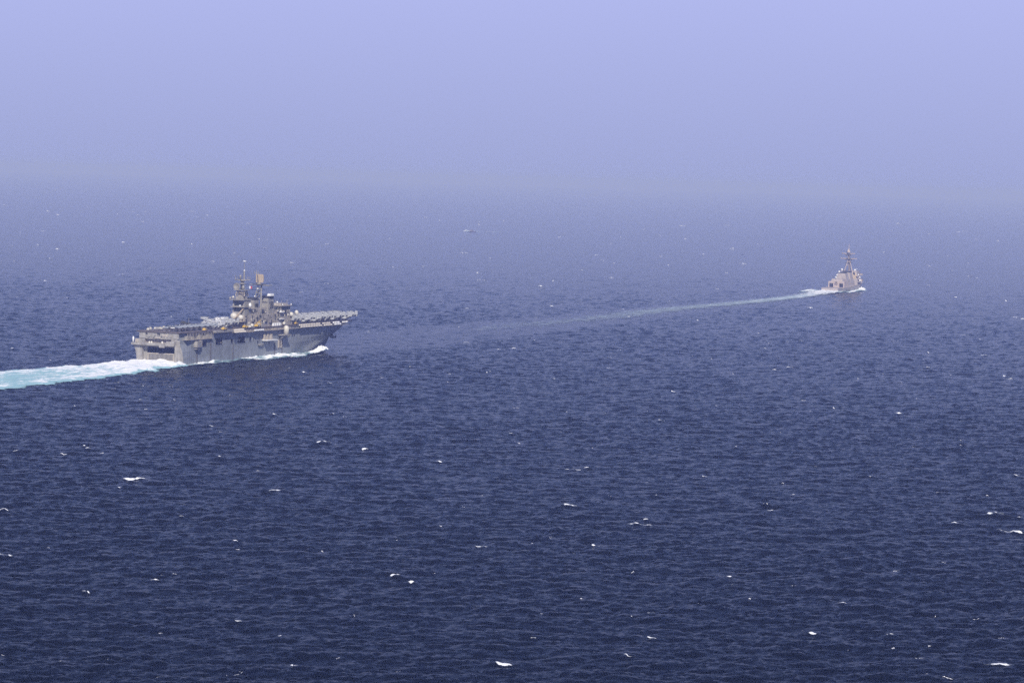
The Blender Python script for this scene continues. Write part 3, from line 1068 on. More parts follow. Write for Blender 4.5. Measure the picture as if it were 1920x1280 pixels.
# masts
am = MB()
legs = [(86.4, -13.6), (92.0, -13.6), (92.0, -7.6), (86.4, -7.6)]
top = [(87.2, -12.9), (91.0, -12.9), (91.0, -8.3), (87.2, -8.3)]
for (a, b_) in zip(legs, top):
    am.bar((*a, 38.6), (*b_, 42.0), .28)
for i in range(4):
    j = (i + 1) % 4
    am.bar((*legs[i], 38.7), (*top[j], 41.9), .15)
    am.bar((*legs[j], 38.7), (*top[i], 41.9), .15)
am.box(87.2, 91.0, -12.4, -9.0, 38.62, 41.4, .3, .3)
am.box(86.3, 92.1, -13.8, -7.4, 40.2, 40.4)
amast = am.build('aft_mast', 'grey', ship)
p3 = MB()
p3.box(86, 92, -14.6, -6.6, 42.0, 42.4)
for k in range(10):
    p3.box(86.05, 86.15, -14.5 + k * .87, -14.42 + k * .87, 42.4, 43.4)
p3.box(86.05, 86.15, -14.5, -6.7, 43.4, 43.48)
p3.build('mast_platform', 'tan', amast)
MB().lathe((89, -10.9, 42.4), [(1.1, 0), (.95, 3.0), (.8, 4.2)], 12).build('mast_column', 'mastdark', amast)
MB().lathe((86.6, -12.6, 42.42), [(.8, 0), (.9, 1.4), (.9, 2.4), (.3, 2.9)], 10).build('antenna_drum', 'tan', amast)
dish = MB()
dish.lathe((86.5, -8.3, 44.3), [(.3, .8), (1.5, .4), (2.2, -.2), (2.0, -.2), (1.2, .3), (.05, .6)], 16, 'x')
dish.box(86.9, 87.9, -9.2, -7.4, 42.42, 43.4)
dish.bar((87.2, -8.3, 43.4), (87.2, -8.3, 44.3), .3)
dish.build('radar_dish', 'tan', amast)
p2 = MB()
p2.lathe((89, -10.9, 45.6), [(.8, 0), (2.4, .35), (2.4, .7), (1.0, .9)], 12)
p2.build('mast_platform', 'tan', amast)
p1 = MB()
p1.lathe((89, -10.9, 46.6), [(.7, 0), (1.2, .8), (1.6, 1.3)], 10)
mid_col = p1.build('mast_column', 'mastdark', amast)
yd = MB()
yd.box(88.4, 89.6, -13.4, -8.4, 47.9, 48.3)
yd.bar((89, -16.0, 48.35), (89, -5.9, 48.35), .3)
for y in (-15.8, -14.6, -14.0, -7.4, -6.4, -6.0):
    yd.bar((89, y, 48.3), (89, y, 50.2 + 1.3 * math.sin(y * 3)), .11)
yd.build('yardarm', 'tan', amast)
pole = MB()
pole.bar((89, -11.9, 48.3), (89, -11.9, 53.6), .5, .42, 8)
pole.bar((89, -11.9, 53.6), (89, -11.9, 59.2), .2, .14, 6)
for z in (50.0, 51.2, 52.4):
    pole.bar((89, -11.9, z), (89, -11.9, z + .35), .66, n=8)
pole.build('mast_pole', 'tan', amast)
MB().lathe((89, -11.9, 53.6), [(.3, 0), (.7, .3), (.3, .8)], 8).build('mast_light', 'white', amast)
MB().lathe((89, -11.9, 59.2), [(.3, 0), (1.1, .15), (1.1, .55), (.2, .75)], 10).build('mast_antenna', 'white', amast)
MB().lathe((88.6, -9.7, 48.3), [(.45, 0), (.45, 1.6), (.75, 2.0), (.6, 2.7), (.1, 3.0)], 10).build('beacon', 'tan', amast)
# forward lattice mast with the big square radar
fm = MB()
fx, fy = 108.6, -14.4
fm.bar((fx, fy, 19.62), (fx, fy, 38.6), .72, .62, 10)
fm.bar((fx, fy, 38.6), (fx + .4, fy + .2, 45.0), .5, .4, 8)
ft = [(fx, fy), (fx + 5, -8.6), (fx - 1.2, -9.4)]
for a in ft[1:]:
    fm.bar((*a, 31), (fx + (a[0] - fx) * .45, fy + (a[1] - fy) * .45, 45.0), .3, .25)
for z0, z1 in ((34, 37), (37, 40), (40, 43)):
    for a in ft[1:]:
        k0, k1 = 1 - .55 * (z0 - 31) / 14, 1 - .55 * (z1 - 31) / 14
        q0 = (fx + (a[0] - fx) * k0, fy + (a[1] - fy) * k0)
        fm.bar((fx, fy, z1), (*q0, z0), .18)
        q1 = (fx + (a[0] - fx) * k1, fy + (a[1] - fy) * k1)
        fm.bar((fx, fy, z1), (*q1, z1), .18)
fmast = fm.build('lattice_mast', 'tan', ship)
MB().box(106.2, 113.2, -15.6, -9.4, 45.0, 45.5).build('mast_platform', 'mastdark', fmast)
y2 = MB()
y2.bar((108.8, -19.4, 44.7), (108.8, -6.2, 45.2), .22, .22)
y2.bar((112.0, -20.2, 44.9), (112.0, -12.0, 44.9), .16)
y2.build('yardarm', 'tan', fmast)
rd = MB()
prof = [(-2.5, 0), (2.2, 0), (2.5, .8), (2.6, 2.2), (2.5, 4.2), (1.9, 5.1), (-2.5, 5.1)]
rd.slab([(108.4, -13.2 - y, 46.4 + z) for y, z in prof], (.55, 0, 0))
radar = rd.build('air_search_radar', 'radar', fmast, label='large tan square radar panel facing aft')
MB().bar((108.0, -12.4, 46.5), (108.0, -12.0, 51.2), .28, .2).build('radar_feed', 'mastdark', radar)
MB().lathe((109.2, -12.6, 45.5), [(1.7, 0), (1.3, .5), (.8, .9)], 10).build('radar_pedestal', 'tan', fmast)
tp = MB()
tp.bar((109.4, -10.5, 45.5), (109.4, -10.5, 53.8), .3, .2)
tp.bar((109.4, -11.8, 52.0), (109.4, -9.2, 52.0), .12)
tp.bar((109.4, -11.8, 51.2), (109.4, -11.8, 53.4), .12)
tp.bar((109.4, -9.2, 51.2), (109.4, -9.2, 53.4), .12)
tp.build('mast_pole', 'tan', fmast)
for (x, y, z) in ((107.6, -12.5, 42.6), (107.4, -10.6, 38.0), (107.4, -11.4, 35.6)):
    MB().ball((x, y, z), .5, 8).build('mast_light', 'white', fmast)
# funnels
for (x0, x1, y0, y1, zt) in ((101, 109, -13.4, -7.6, 37.2), (120, 129, -14.2, -8.2, 38.0)):
    fn = MB()
    fn.box(x0, x1, y0, y1, 27.2, zt - 1.3, .7, .5)
    fu = fn.build('funnel', 'tan', island)
    MB().box(x0 + .5, x1 - .5, y0 + .35, y1 - .35, zt - 1.29, zt, .2, .2).build('funnel_cap', 'black', fu)
    f2 = MB()
    for k in range(4):
        f2.box(x0 + .15, x0 + .5, y0 + .7 + k * 1.3, y0 + .95 + k * 1.3, 27.4, zt - 2.0)
    f2.build('funnel_pipe', 'tan', fu, kind='stuff')
    MB().box(x0 + 2, x1 - 2, y0 - .1, y0 + .55, 30.5, zt - 3.5).build('louvre', 'black', fu)
MB().box(121, 126.5, -15.0, -12.6, 38.02, 39.4, .3, .3).build('exhaust_hood', 'white', island)
for x, z0 in ((96, 24.4), (112, 22.6), (131, 24), (131, 29)):
    MB().box(x, x + 2.4, -15.9, -15.01, z0, z0 + .5).build('ledge', 'tan', island)
# forward bridge
br = MB()
br.box(136.2, 150.2, -15.2, -6.3, 27.01, 31.4)
br.box(135.4, 151, -16.2, -5.6, 31.41, 31.9)
br.box(138, 148, -14.4, -7.4, 31.92, 33.0, .3, .3)
bridge = br.build('bridge', 'grey', island)
MB().box(135.8, 136.18, -15.0, -9.0, 29.2, 30.8).build('window_band', 'glass', bridge)
MB().box(137, 149.5, -15.42, -15.21, 29.2, 30.8).build('window_band', 'glass', bridge)
bx = MB()
bx.box(134, 138.5, -16.6, -11.8, 27.6, 28.1)
bx.box(134, 134.2, -16.6, -11.8, 28.1, 29.0)
bx.build('bridge_wing', 'white', bridge)
MB().box(133, 139, -16.4, -12.4, 23.4, 23.9).build('bridge_wing', 'white', bridge)
for (x, y, z, r_) in ((137, -16.0, 32.3, .45), (150, -15.8, 32.3, .45), (142, -10, 33.6, .6), (139, -8, 32.3, .4)):
    MB().ball((x, y, z), r_, 10).build('mast_light', 'white', bridge)
wa = MB()
for (x, y) in ((137.5, -15), (140, -6.5), (144, -15.5), (147, -6.5), (149, -14)):
    wa.bar((x, y, 31.9), (x, y, 35.2), .09)
wa.build('whip_antenna', 'grey', bridge)
# fore deck-house with its close-in gun and second launcher
fh = MB()
fh.box(150.3, 170, -14.6, -7.5, 19.61, 23.6)
fh.box(150.3, 158, -14.0, -8.0, 23.6, 25.6)
fh.build('fore_house', 'grey', island)
MB().ball((152.6, -14.8, 25.9), 1.5, 14).build('radome', 'radome', island)
gl = MB()
gl.lathe((162.4, -11, 23.62), [(1.5, 0), (1.5, .8), (1.0, 1.1)], 12)
gl.box(160.6, 165.4, -12.4, -9.6, 24.7, 26.4, .3, .2)
gl.build('missile_launcher', 'tan', ship)
cg = MB()
cg.lathe((168.2, -11.4, 23.62), [(1.1, 0), (1.1, 1.6), (1.25, 1.7), (1.25, 3.2), (.9, 4.0), (.1, 4.4)], 12)
cg.bar((169, -11.4, 25.0), (171.8, -11.4, 25.5), .22)
cg.build('close_in_gun', 'radome', ship)
for k in range(4):
    MB().box(124 + k * 3.0, 125.9 + k * 3.0, -16.3, -15.1, 19.61, 21.4).build('deck_locker', 'white', ship)
MB().ball((139.5, -16.0, 20.7), 1.0, 10).build('deck_locker', 'radome', ship)
MB().ball((93.0, -16.0, 20.9), 1.15, 10).build('deck_locker', 'radome', ship)
MB().lathe((101.5, -16.3, 19.61), [(1.2, 0), (1.2, 2.2), (.5, 2.6)], 8).build('deck_locker', 'tan', ship)
MB().box(106.2, 110.2, -16.4, -13.0, 19.62, 22.2, .2, .2).build('mast_foot', 'tan', ship)
for (x, y, dx_) in ((30, 16.9, 3.5), (41, 16.9, 2.2), (60, 17.0, 5)):
    MB().box(x, x + dx_, y, y + 1.6, 18.9, 20.4, .2, .2).build('deck_locker', 'radome', ship)


# small fittings that break up the plain walls: lockers, vents, ladders, pipes, ledges
def fittings(name, x0, x1, y, z0, z1, n, mat, parent, big=1.0, aft=False):
    mb = MB()
    for _ in range(n):
        a, z = rng.uniform(x0, x1), rng.uniform(z0, z1)
        w_, h_, d_ = rng.uniform(.3, 1.6) * big, rng.uniform(.3, 1.9) * big, rng.uniform(.12, .6) * big
        z = min(z, z1 - h_)
        if aft:
            mb.box(y - d_, y - .01, a, a + w_, z, z + h_)
        else:
            mb.box(a, a + w_, y - d_, y - .01, z, z + h_)
    return mb.build(name, mat, parent, kind='stuff')


for mt, n_ in (('tan', 30), ('radome', 9), ('black', 34)):
    fittings('wall_fitting', 85, 148, -15.0, 20.2, 26.8, n_, mt, island)
    fittings('wall_fitting', 94, 116, -14.6, 27.2, 30.6, n_ // 3, mt, island)
    fittings('wall_fitting', 137, 149, -15.2, 27.2, 29.0, n_ // 4, mt, bridge)
    fittings('wall_fitting', -14.0, -7.4, 84.6, 24.4, 31.8, n_ // 5, mt, tower, .7, True)
    fittings('wall_fitting', -13, 12.5, 0.0, 15.5, 18.6, n_ // 4, mt, ship, .7, True)
    fittings('wall_fitting', 14, 150, -16.0, 11.0, 16.6, n_ // 2, 'mastdark' if mt == 'black' else 'grey', hull_o, .7)
    fittings('wall_fitting', 5, 36, -14.5, 15.2, 18.8, n_ // 3, mt, ship)
    fittings('wall_fitting', 63, 149, -14.5, 17.4, 18.9, n_, mt, ship, .8)
    fittings('wall_fitting', 151, 169, -14.6, 19.8, 23.4, n_ // 4, mt, island, .8)
wa = MB()
for _ in range(16):
    a, z = rng.uniform(94, 150), rng.uniform(27, 31.5)
    wa.bar((a, -15.1, z), (a, -15.3, z + rng.uniform(2, 5)), .1)
wa.build('whip_antenna', 'tan', island, kind='stuff')
bt_ = MB()
for a, b_ in zip(st_x[:-1], st_x[1:]):
    xa, xb2 = min(a, 236.5), min(b_, 236.5)
    if xb2 > xa:
        bt_.add([(xa, -hb(xa, 0, -1) - .05, -1), (xb2, -hb(xb2, 0, -1) - .05, -1), (xb2, -hb(xb2, 1.0, -1) - .05, 1.0), (xa, -hb(xa, 1.0, -1) - .05, 1.0)], [(0, 1, 2, 3)])
bt_.build('boot_topping', 'mastdark', hull_o)

# ------------------------------------------------------------------ things carried on the flight deck
def on_deck(o, x, y, rz):
    wx, wy = to_world(A_POS, A_PHI, x, y)
    o.location = (wx, wy, 19.61)
    o.rotation_euler = (0, 0, R(90) - A_PHI + rz)
    return o


def ell(x, ry, rz_, zc, n=12):
    return [(x, ry * math.cos(2 * math.pi * i / n), zc + rz_ * math.sin(2 * math.pi * i / n)) for i in range(n)]


def make_osprey():
    t = thing('tiltrotor_aircraft', None, 'aircraft')
    f = MB().loft([ell(8.6, .15, .15, 1.9), ell(8.0, .7, .65, 2.0), ell(6.6, 1.1, 1.15, 2.2), ell(4.5, 1.25, 1.45, 2.3), ell(-2.5, 1.25, 1.45, 2.3), ell(-5.5, .95, 1.05, 2.75), ell(-8.2, .45, .5, 3.3), ell(-8.8, .2, .25, 3.4)])
    f.build('fuselage', 'osprey', t)
    MB().loft([ell(8.05, .45, .3, 2.35), ell(7.2, .9, .55, 2.75), ell(6.3, .95, .5, 3.05)]).build('cockpit_window', 'canopy', t)
    MB().box(-8.9, -6.9, -2.9, 2.9, 3.75, 3.98).build('tailplane', 'osprey', t)
    for s in (-1, 1):
        y = s * 2.82
        MB().slab([(-8.9, y - .13, 2.7), (-6.6, y - .13, 2.6), (-6.9, y - .13, 4.2), (-7.6, y - .13, 6.3), (-9.3, y - .13, 6.3), (-9.4, y - .13, 4.2)], (0, .26, 0)).build('tail_fin', 'osprey', t)
        MB().loft([ell(3.2, .2, .2, 1.3), [(p[0], p[1], p[2]) for p in ell(2.2, .75, .6, 1.3)], ell(-2.6, .75, .6, 1.3), ell(-3.6, .2, .2, 1.3)]).build('sponson', 'osprey', t, loc=(0, s * 1.55, 0))
        n_ = MB().loft([ell(2.6, .3, .3, 0), ell(2.0, .75, .8, 0), ell(-1.5, .8, .9, 0), ell(-2.6, .5, .6, 0)])
        na = n_.build('nacelle', 'osprey', t, loc=(s * 6.0, s * 0.15, 4.7))
        bl = MB()
        for k in range(3):
            bl.box(2.4 * s, -3.4 * s, -.35 + .35 * k - .15, -.35 + .35 * k + .15, .75 + .12 * k, .95 + .12 * k) if s > 0 else bl.box(-2.4, 3.4, -.35 + .35 * k - .15, -.35 + .35 * k + .15, .75 + .12 * k, .95 + .12 * k)
        bl.build('rotor_blades', 'osprey', na)
    MB().box(-6.4, 6.4, -.95, .95, 4.15, 4.75, .2, .25).build('folded_wing', 'osprey', t)
    wh = MB()
    for x, y in ((6.3, 0), (-1, 1.7), (-1, -1.7)):
        wh.bar((x, y - .25, .38), (x, y + .25, .38), .38, n=10)
        wh.bar((x, y, .4), (x, y, 1.4), .12)
    wh.build('undercarriage', 'rubber', t)
    return t


def make_jet():
    t = thing('attack_jet', None, 'aircraft')
    MB().loft([ell(7.2, .08, .08, 2.0), ell(6.0, .38, .4, 2.05), ell(4.4, .75, .8, 2.1), ell(3.2, 1.2, .95, 2.1), ell(.5, 1.25, .95, 2.1), ell(-2.5, .75, .75, 2.2), ell(-6.4, .22, .25, 2.5)]).build('fuselage', 'jet', t)
    MB().loft([ell(5.4, .2, .1, 2.55), ell(4.6, .5, .55, 2.75), ell(3.6, .5, .55, 2.9), ell(2.4, .15, .1, 2.95)]).build('canopy', 'canopy', t)
    for s in (-1, 1):
        MB().slab([(2.4, s * .8, 2.95), (-1.6, s * .8, 2.95), (-2.6, s * 4.6, 2.45), (-1.5, s * 4.6, 2.45)], (0, 0, .2)).build('wing', 'jet', t)
        MB().slab([(-4.2, s * .3, 2.6), (-6.0, s * .3, 2.6), (-6.7, s * 2.1, 2.25), (-5.7, s * 2.1, 2.25)], (0, 0, .12)).build('tailplane', 'jet', t)
        MB().lathe((2.6, s * 1.15, 2.1), [(.35, -.9), (.62, 0), (.62, .7), (.5, .8)], 10, 'x').build('air_intake', 'dark', t)
    MB().slab([(-3.4, -.1, 2.7), (-6.4, -.1, 2.7), (-6.9, -.1, 4.2), (-5.9, -.1, 4.2)], (0, .2, 0)).build('tail_fin', 'jet', t)
    wh = MB()
    for x, y, r_ in ((4.2, 0, .35), (-1.0, 0, .4), (-1.8, 3.2, .25), (-1.8, -3.2, .25)):
        wh.bar((x, y - .18, r_), (x, y + .18, r_), r_, n=10)
        wh.bar((x, y, r_), (x, y, 2.0), .1)
    wh.build('undercarriage', 'rubber', t)
    MB().loft([ell(2.6, .05, .05, 0, 8), ell(1.6, .3, .3, 0, 8), ell(-1.6, .3, .3, 0, 8), ell(-2.4, .06, .06, 0, 8)]).build('drop_tank', 'white', t, loc=(0, 2.6, 2.1))
    return t


def make_tractor():
    t = thing('tow_tractor', None, 'tractor')
    MB().box(-2.0, 2.0, -.95, .95, .45, 1.15, .1, .05).build('body', 'yellow', t)
    MB().box(-1.7, -.5, -.8, .8, 1.16, 1.75, .1, .08).build('engine_cover', 'yellow', t)
    MB().box(.2, .9, -.35, .35, 1.16, 1.9, .05, .05).build('seat', 'dark', t)
    for x in (-1.2, 1.2):
        for y in (-.85, .85):
            MB().bar((x, y - .18, .45), (x, y + .18, .45), .45, n=12).build('wheel', 'rubber', t)
    return t


NTH = ['first', 'second', 'third', 'fourth', 'fifth', 'sixth', 'seventh', 'eighth', 'ninth', 'tenth', 'eleventh']
proto = make_osprey()
bow_spots = [(158 + 9.6 * k + 1.3 * math.sin(k * 4.1), -9.6 + .9 * math.sin(k * 2.6), R(70 + 9 * math.sin(k * 3.7))) for k in range(10)]
used = False
for k, (x, y, rz) in enumerate(bow_spots):
    o = proto if not used else copy_tree(proto)
    used = True
    on_deck(o, x, y, rz)
    lab = {0: 'pale folded tiltrotor nearest the island in the row on the fore deck',
           9: 'pale folded tiltrotor parked right at the bow, tail fins overhanging'}.get(
        k, '%s pale folded tiltrotor from the island in the fore deck row' % NTH[k])
    tag(o, lab, 'aircraft', 'tiltrotors parked along the bow')
for k, (x, y, rz, lab) in enumerate(((62, -6.8, R(78), 'pale folded tiltrotor behind the island, beside the grey jets'),
                                     (75, -6.2, R(72), 'pale folded tiltrotor tucked against the aft end of the island'),
                                     (82, 5.0, R(84), 'pale tiltrotor lying mid deck left of the radomes'))):
    o = copy_tree(proto)
    on_deck(o, x, y, rz)
    tag(o, lab, 'aircraft', 'tiltrotors parked behind the island')
proto = make_jet()
jets = [(9 + 7.4 * k, -5.4 + .3 * math.sin(k * 1.3), R(118 + 9 * math.sin(k * 2.3))) for k in range(7)]
for k, (x, y, rz) in enumerate(jets):
    o = proto if k == 0 else copy_tree(proto)
    on_deck(o, x, y, rz)
    lab = {0: 'mid grey attack jet closest to the stern in the slanting row', 6: 'mid grey attack jet at the island end of the slanting row'}.get(
        k, '%s mid grey attack jet from the stern in the slanting row' % NTH[k])
    tag(o, lab, 'aircraft', 'jets parked on the after deck')
t = thing('deck_vehicle', 'dark low deck vehicle with an upright post on the far-side deck elevator', 'vehicle')
MB().box(-3.4, 3.4, -1.2, 1.2, .55, 1.3, .1, .05).build('body', 'helo', t)
MB().box(.6, 3.0, -1.1, 1.1, 1.31, 2.3, .35, .15).build('cab', 'helo', t)
MB().bar((-3.0, .9, 1.3), (-3.0, .9, 4.4), .14).build('post', 'tan', t)
for x in (-2.2, 2.2):
    for y in (-1.05, 1.05):
        MB().bar((x, y - .2, .5), (x, y + .2, .5), .5, n=12).build('wheel', 'rubber', t)
on_deck(t, 91, 27.5, R(80))
proto = make_tractor()
for k, (x, y, rz, lab) in enumerate(((30, -15.0, R(10), 'yellow tow tractor at the deck edge beside the grey jets'),
                                     (49, -18.4, R(2), 'yellow tow tractor standing on the starboard deck elevator'),
                                     (84, -15.9, R(-8), 'yellow tow tractor below the two radomes of the island'),
                                     (158, -15.7, R(6), 'yellow tow tractor ahead of the island near the raft canisters'))):
    o = proto if k == 0 else copy_tree(proto)
    on_deck(o, x, y, rz)
    tag(o, lab, 'tractor', 'yellow deck tractors')
proto = thing('equipment_cart', None, 'cart')
MB().box(-1.3, 1.3, -.8, .8, .35, 1.35, .1, .1).build('body', 'radome', proto)
MB().box(-1.0, .2, -.6, .6, 1.36, 1.75, .1, .1).build('lid', 'tan', proto)
for x in (-.8, .8):
    MB().bar((x, -.8, .3), (x, .8, .3), .3, n=10).build('wheel_pair', 'rubber', proto)
carts = [(6, 9.5), (14, 12.5), (22, 10), (33, 13.5), (38, 11.5), (52, 12.8), (60, 10.5), (70, 13), (83, 12)]
for k, (x, y) in enumerate(carts):
    o = proto if k == 0 else copy_tree(proto)
    on_deck(o, x, y, R(40 * math.sin(k * 2.7)))
    tag(o, 'small pale equipment cart, %s from the stern along the far deck side' % NTH[k], 'cart', 'equipment carts on the flight deck')
for x, y, lab in ((57, -14.6, 'small pale equipment cart beside the starboard deck elevator'), (90, -16.1, 'small pale equipment cart at the deck edge under the island radomes')):
    o = copy_tree(proto)
    on_deck(o, x, y, R(15))
    tag(o, lab, 'cart', 'equipment carts on the flight deck')
t = thing('crash_crane', 'yellow mobile crane parked beside the island mast foot', 'crane')
MB().box(-3, 3, -1.2, 1.2, .6, 1.7, .15, .1).build('body', 'yellow', t)
MB().box(1.2, 2.8, -1, 1, 1.72, 2.9, .2, .1).build('cab', 'yellow', t)
MB().bar((-2.2, 0, 1.9), (4.8, 0, 3.9), .28, .18).build('boom', 'yellow', t)
for x in (-2, 2):
    for y in (-1.1, 1.1):
        MB().bar((x, y - .2, .6), (x, y + .2, .6), .6, n=12).build('wheel', 'rubber', t)
on_deck(t, 101.5, -15.85, R(4))
fl = thing('signal_flag', 'small red and white flag hanging from the lattice mast yard', 'flag')
wx, wy = to_world(A_POS, A_PHI, 108.8, -7.0)
fl.location = (wx, wy, 42.4)
fl.rotation_euler = (0, 0, R(90) - A_PHI)


def cloth(y0, y1, seed):
    mb = MB()
    n = 6
    vs = []
    for j in range(4):
        for i in range(n + 1):
            y = y0 + (y1 - y0) * i / n
            vs.append((.16 * math.sin(i * 1.3 + j * .5 + seed), y, -j * .55 - .1 * i / n))
    fs = [(j * (n + 1) + i, j * (n + 1) + i + 1, (j + 1) * (n + 1) + i + 1, (j + 1) * (n + 1) + i) for j in range(3) for i in range(n)]
    return mb.add(vs, fs, True)


cloth(.9, 0, 0).build('flag_cloth', 'cloth', fl, loc=(0, 0, 1.7))
cloth(0, -1.1, 1).build('flag_stripe', 'red', fl, loc=(0, 0, 1.7))
MB().bar((0, .9, 1.7), (0, .2, 2.7), .05).build('halyard', 'grey', fl)


# foam round the assault ship
def a_yin(x):
    return np.vectorize(lambda q: -hb(min(q, 237.2), 0.3, -1) + 0.6)(x)


foam_strip('bow_wave', A_POS, A_PHI, 166, 230, a_yin,
           lambda x: a_yin(x) - np.clip((229 - x) / 15, 0, 1) * (10.0 - .02 * (212 - x)) - .6,
           lambda x, v: 3.6 * np.exp(-((x - 207) / 14) ** 2) * np.exp(-((v - .62) / .32) ** 2) + .5 + 1.0 * np.exp(-((x - 180) / 14) ** 2) * np.exp(-((v - .5) / .3) ** 2),
           lambda x, v: 1.35 - 1.9 * smooth(.80, 1.0, v) - 1.1 * (1 - smooth(166, 196, x)), 51, 'white curling bow wave under the assault ship stem', 'bow wave', 130, 26)
foam_strip('side_wash', A_POS, A_PHI, 2, 205, a_yin, lambda x: a_yin(x) - 9 - 8 * np.exp(-((x - 135) / 45) ** 2),
           lambda x, v: (1.0 + 1.3 * np.exp(-((x - 40) / 5) ** 2) * (v < .4) + 1.2 * np.exp(-((x - 118) / 40) ** 2)) * (1 - .6 * v),
           lambda x, v: .46 * np.exp(-((x - 118) / 48) ** 2) * (1 - .3 * v) + .50 * np.exp(-((x - 28) / 20) ** 2) * (1 - 2.2 * v) - .5 * smooth(.55, 1.0, v) + .34, 57,
           'streaky white wash running along the assault ship side', 'wash', 260, 30)

# ------------------------------------------------------------------ destroyer
ddg = thing('destroyer', 'smaller grey warship with tall mast seen from astern in the haze', 'warship', (D_POS[0], D_POS[1], 0), R(90) - D_PHI)


def d_stem(z):
    return float(np.interp(z, [-2, 0, 4, 9], [143, 145.5, 149, 154]))


def dhb(x, z):
    xs = d_stem(z)
    xb = float(np.interp(z, [0, 4, 9], [70, 85, 100]))
    p = float(np.interp(z, [0, 4, 9], [1.7, 2.0, 2.4]))
    t_ = min(1, max(0, (x - xb) / (xs - xb)))
    full = float(np.interp(z, [-2, 0, 4, 9], [8.6, 9.2, 10.0, 10.4]))
    return full * (1 - t_ ** p) * (0.93 + 0.07 * float(smooth(0, 30, x)))


def d_deck(x):
    return float(np.interp(x, [0, 40, 50, 95, 154], [4.4, 4.6, 5.0, 6.6, 9.2]))


dh = MB()
dst = list(range(0, 100, 10)) + list(range(100, 150, 4)) + [150, 152, 154]
for side in (-1, 1):
    for a, b_ in zip(dst[:-1], dst[1:]):
        for k0, k1 in ((-.4, 0.0), (0, .5), (.5, 1.0)):
            q = []
            for x, k in ((a, k0), (b_, k0), (b_, k1), (a, k1)):
                z = d_deck(x) * k
                xx = min(x, d_stem(z))
                q.append((xx, side * max(.05, dhb(xx, z)), z))
            dh.add(q, [(0, 1, 2, 3)], True)
for a, b_ in zip(dst[:-1], dst[1:]):
    za, zb = d_deck(a), d_deck(b_)
    dh.add([(a, -dhb(a, za), za), (b_, -dhb(min(b_, d_stem(zb)), zb), zb), (b_, dhb(min(b_, d_stem(zb)), zb), zb), (a, dhb(a, za), za)], [(0, 1, 2, 3)])
for k0, k1 in ((-.4, 0.0), (0, .5), (.5, 1.0)):
    z0, z1 = d_deck(0) * k0, d_deck(0) * k1
    dh.add([(0, -dhb(0, z0), z0), (0, dhb(0, z0), z0), (0, dhb(0, z1), z1), (0, -dhb(0, z1), z1)], [(0, 1, 2, 3)])
dh.build('hull', 'dgrey', ddg)
hg = MB()                                                  # hangar with two door openings in its aft wall
HO = [(3.4, 7.7, 4.75, 9.3), (-7.7, -3.4, 4.75, 9.3)]
wall_cells(hg, [-9.0, -7.7, -3.4, 3.4, 7.7, 9.0], [4.4, 4.75, 9.3, 11.2], HO, lambda u, v: (31.0, u, v))
for s in (-1, 1):
    hg.add([(31, s * 9, 4.4), (52, s * 9, 4.4), (52, s * 8.6, 11.2), (31, s * 9, 11.2)], [(0, 1, 2, 3)])
hg.add([(31, -9, 11.2), (52, -8.6, 11.2), (52, 8.6, 11.2), (31, 9, 11.2)], [(0, 1, 2, 3)])
hangar = hg.build('hangar', 'dtan', ddg)
for (y0, y1, z0, z1) in HO:
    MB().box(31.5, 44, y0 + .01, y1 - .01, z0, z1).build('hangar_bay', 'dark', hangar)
    MB().box(31.15, 31.45, y0 + .01, y1 - .01, z0 + 3.4, z1 - .01).build('hangar_door', 'mastdark', hangar)
MB().box(29.5, 30.98, -1.6, 1.6, 8.6, 11.4, .2, .2).build('control_booth', 'dtan', hangar)
MB().box(29.4, 29.48, -1.2, 1.2, 9.6, 10.5).build('window_band', 'glass', hangar)
fp = MB()
for k in range(15):
    fp.box(2 + 2 * k, 2.1 + 2 * k, -9.4, -9.3, 4.5, 5.3)
    fp.box(2 + 2 * k, 2.1 + 2 * k, 9.3, 9.4, 4.5, 5.3)
fp.build('deck_rail', 'dtan', ddg, kind='stuff')
dk = MB()
dk.box(34, 52, -6.5, 6.5, 11.21, 13.8, .6, .6)
dk.box(52.1, 70, -7.6, 7.6, 5.0, 13.0, .2, 1.0)
dk.box(54, 68, -5.6, 5.6, 13.01, 19.6, 1.0, 1.5)
dk.build('after_house', 'dgrey', ddg)
MB().box(55.5, 66.5, -3.4, 3.4, 19.61, 20.8, .3, .3).build('stack_cap', 'black', ddg)
mh = MB()
mh.box(70.1, 88, -8.0, 8.0, 5.2, 12.0, .2, 1.0)
mh.box(73, 87, -6.2, 6.2, 12.01, 20.2, 1.0, 1.5)
mh.build('mid_house', 'dgrey', ddg)
MB().box(75, 85, -3.8, 3.8, 20.21, 21.8, .3, .3).build('stack_cap', 'black', ddg)


def octo(x0, x1, hw, ch, z, k=1.0):
    cx_ = (x0 + x1) / 2
    pts = [(x0, -hw + ch), (x0 + ch, -hw), (x1 - ch, -hw), (x1, -hw + ch), (x1, hw - ch), (x1 - ch, hw), (x0 + ch, hw), (x0, hw - ch)]
    return [(cx_ + (px - cx_) * k, py * k, z) for px, py in pts]


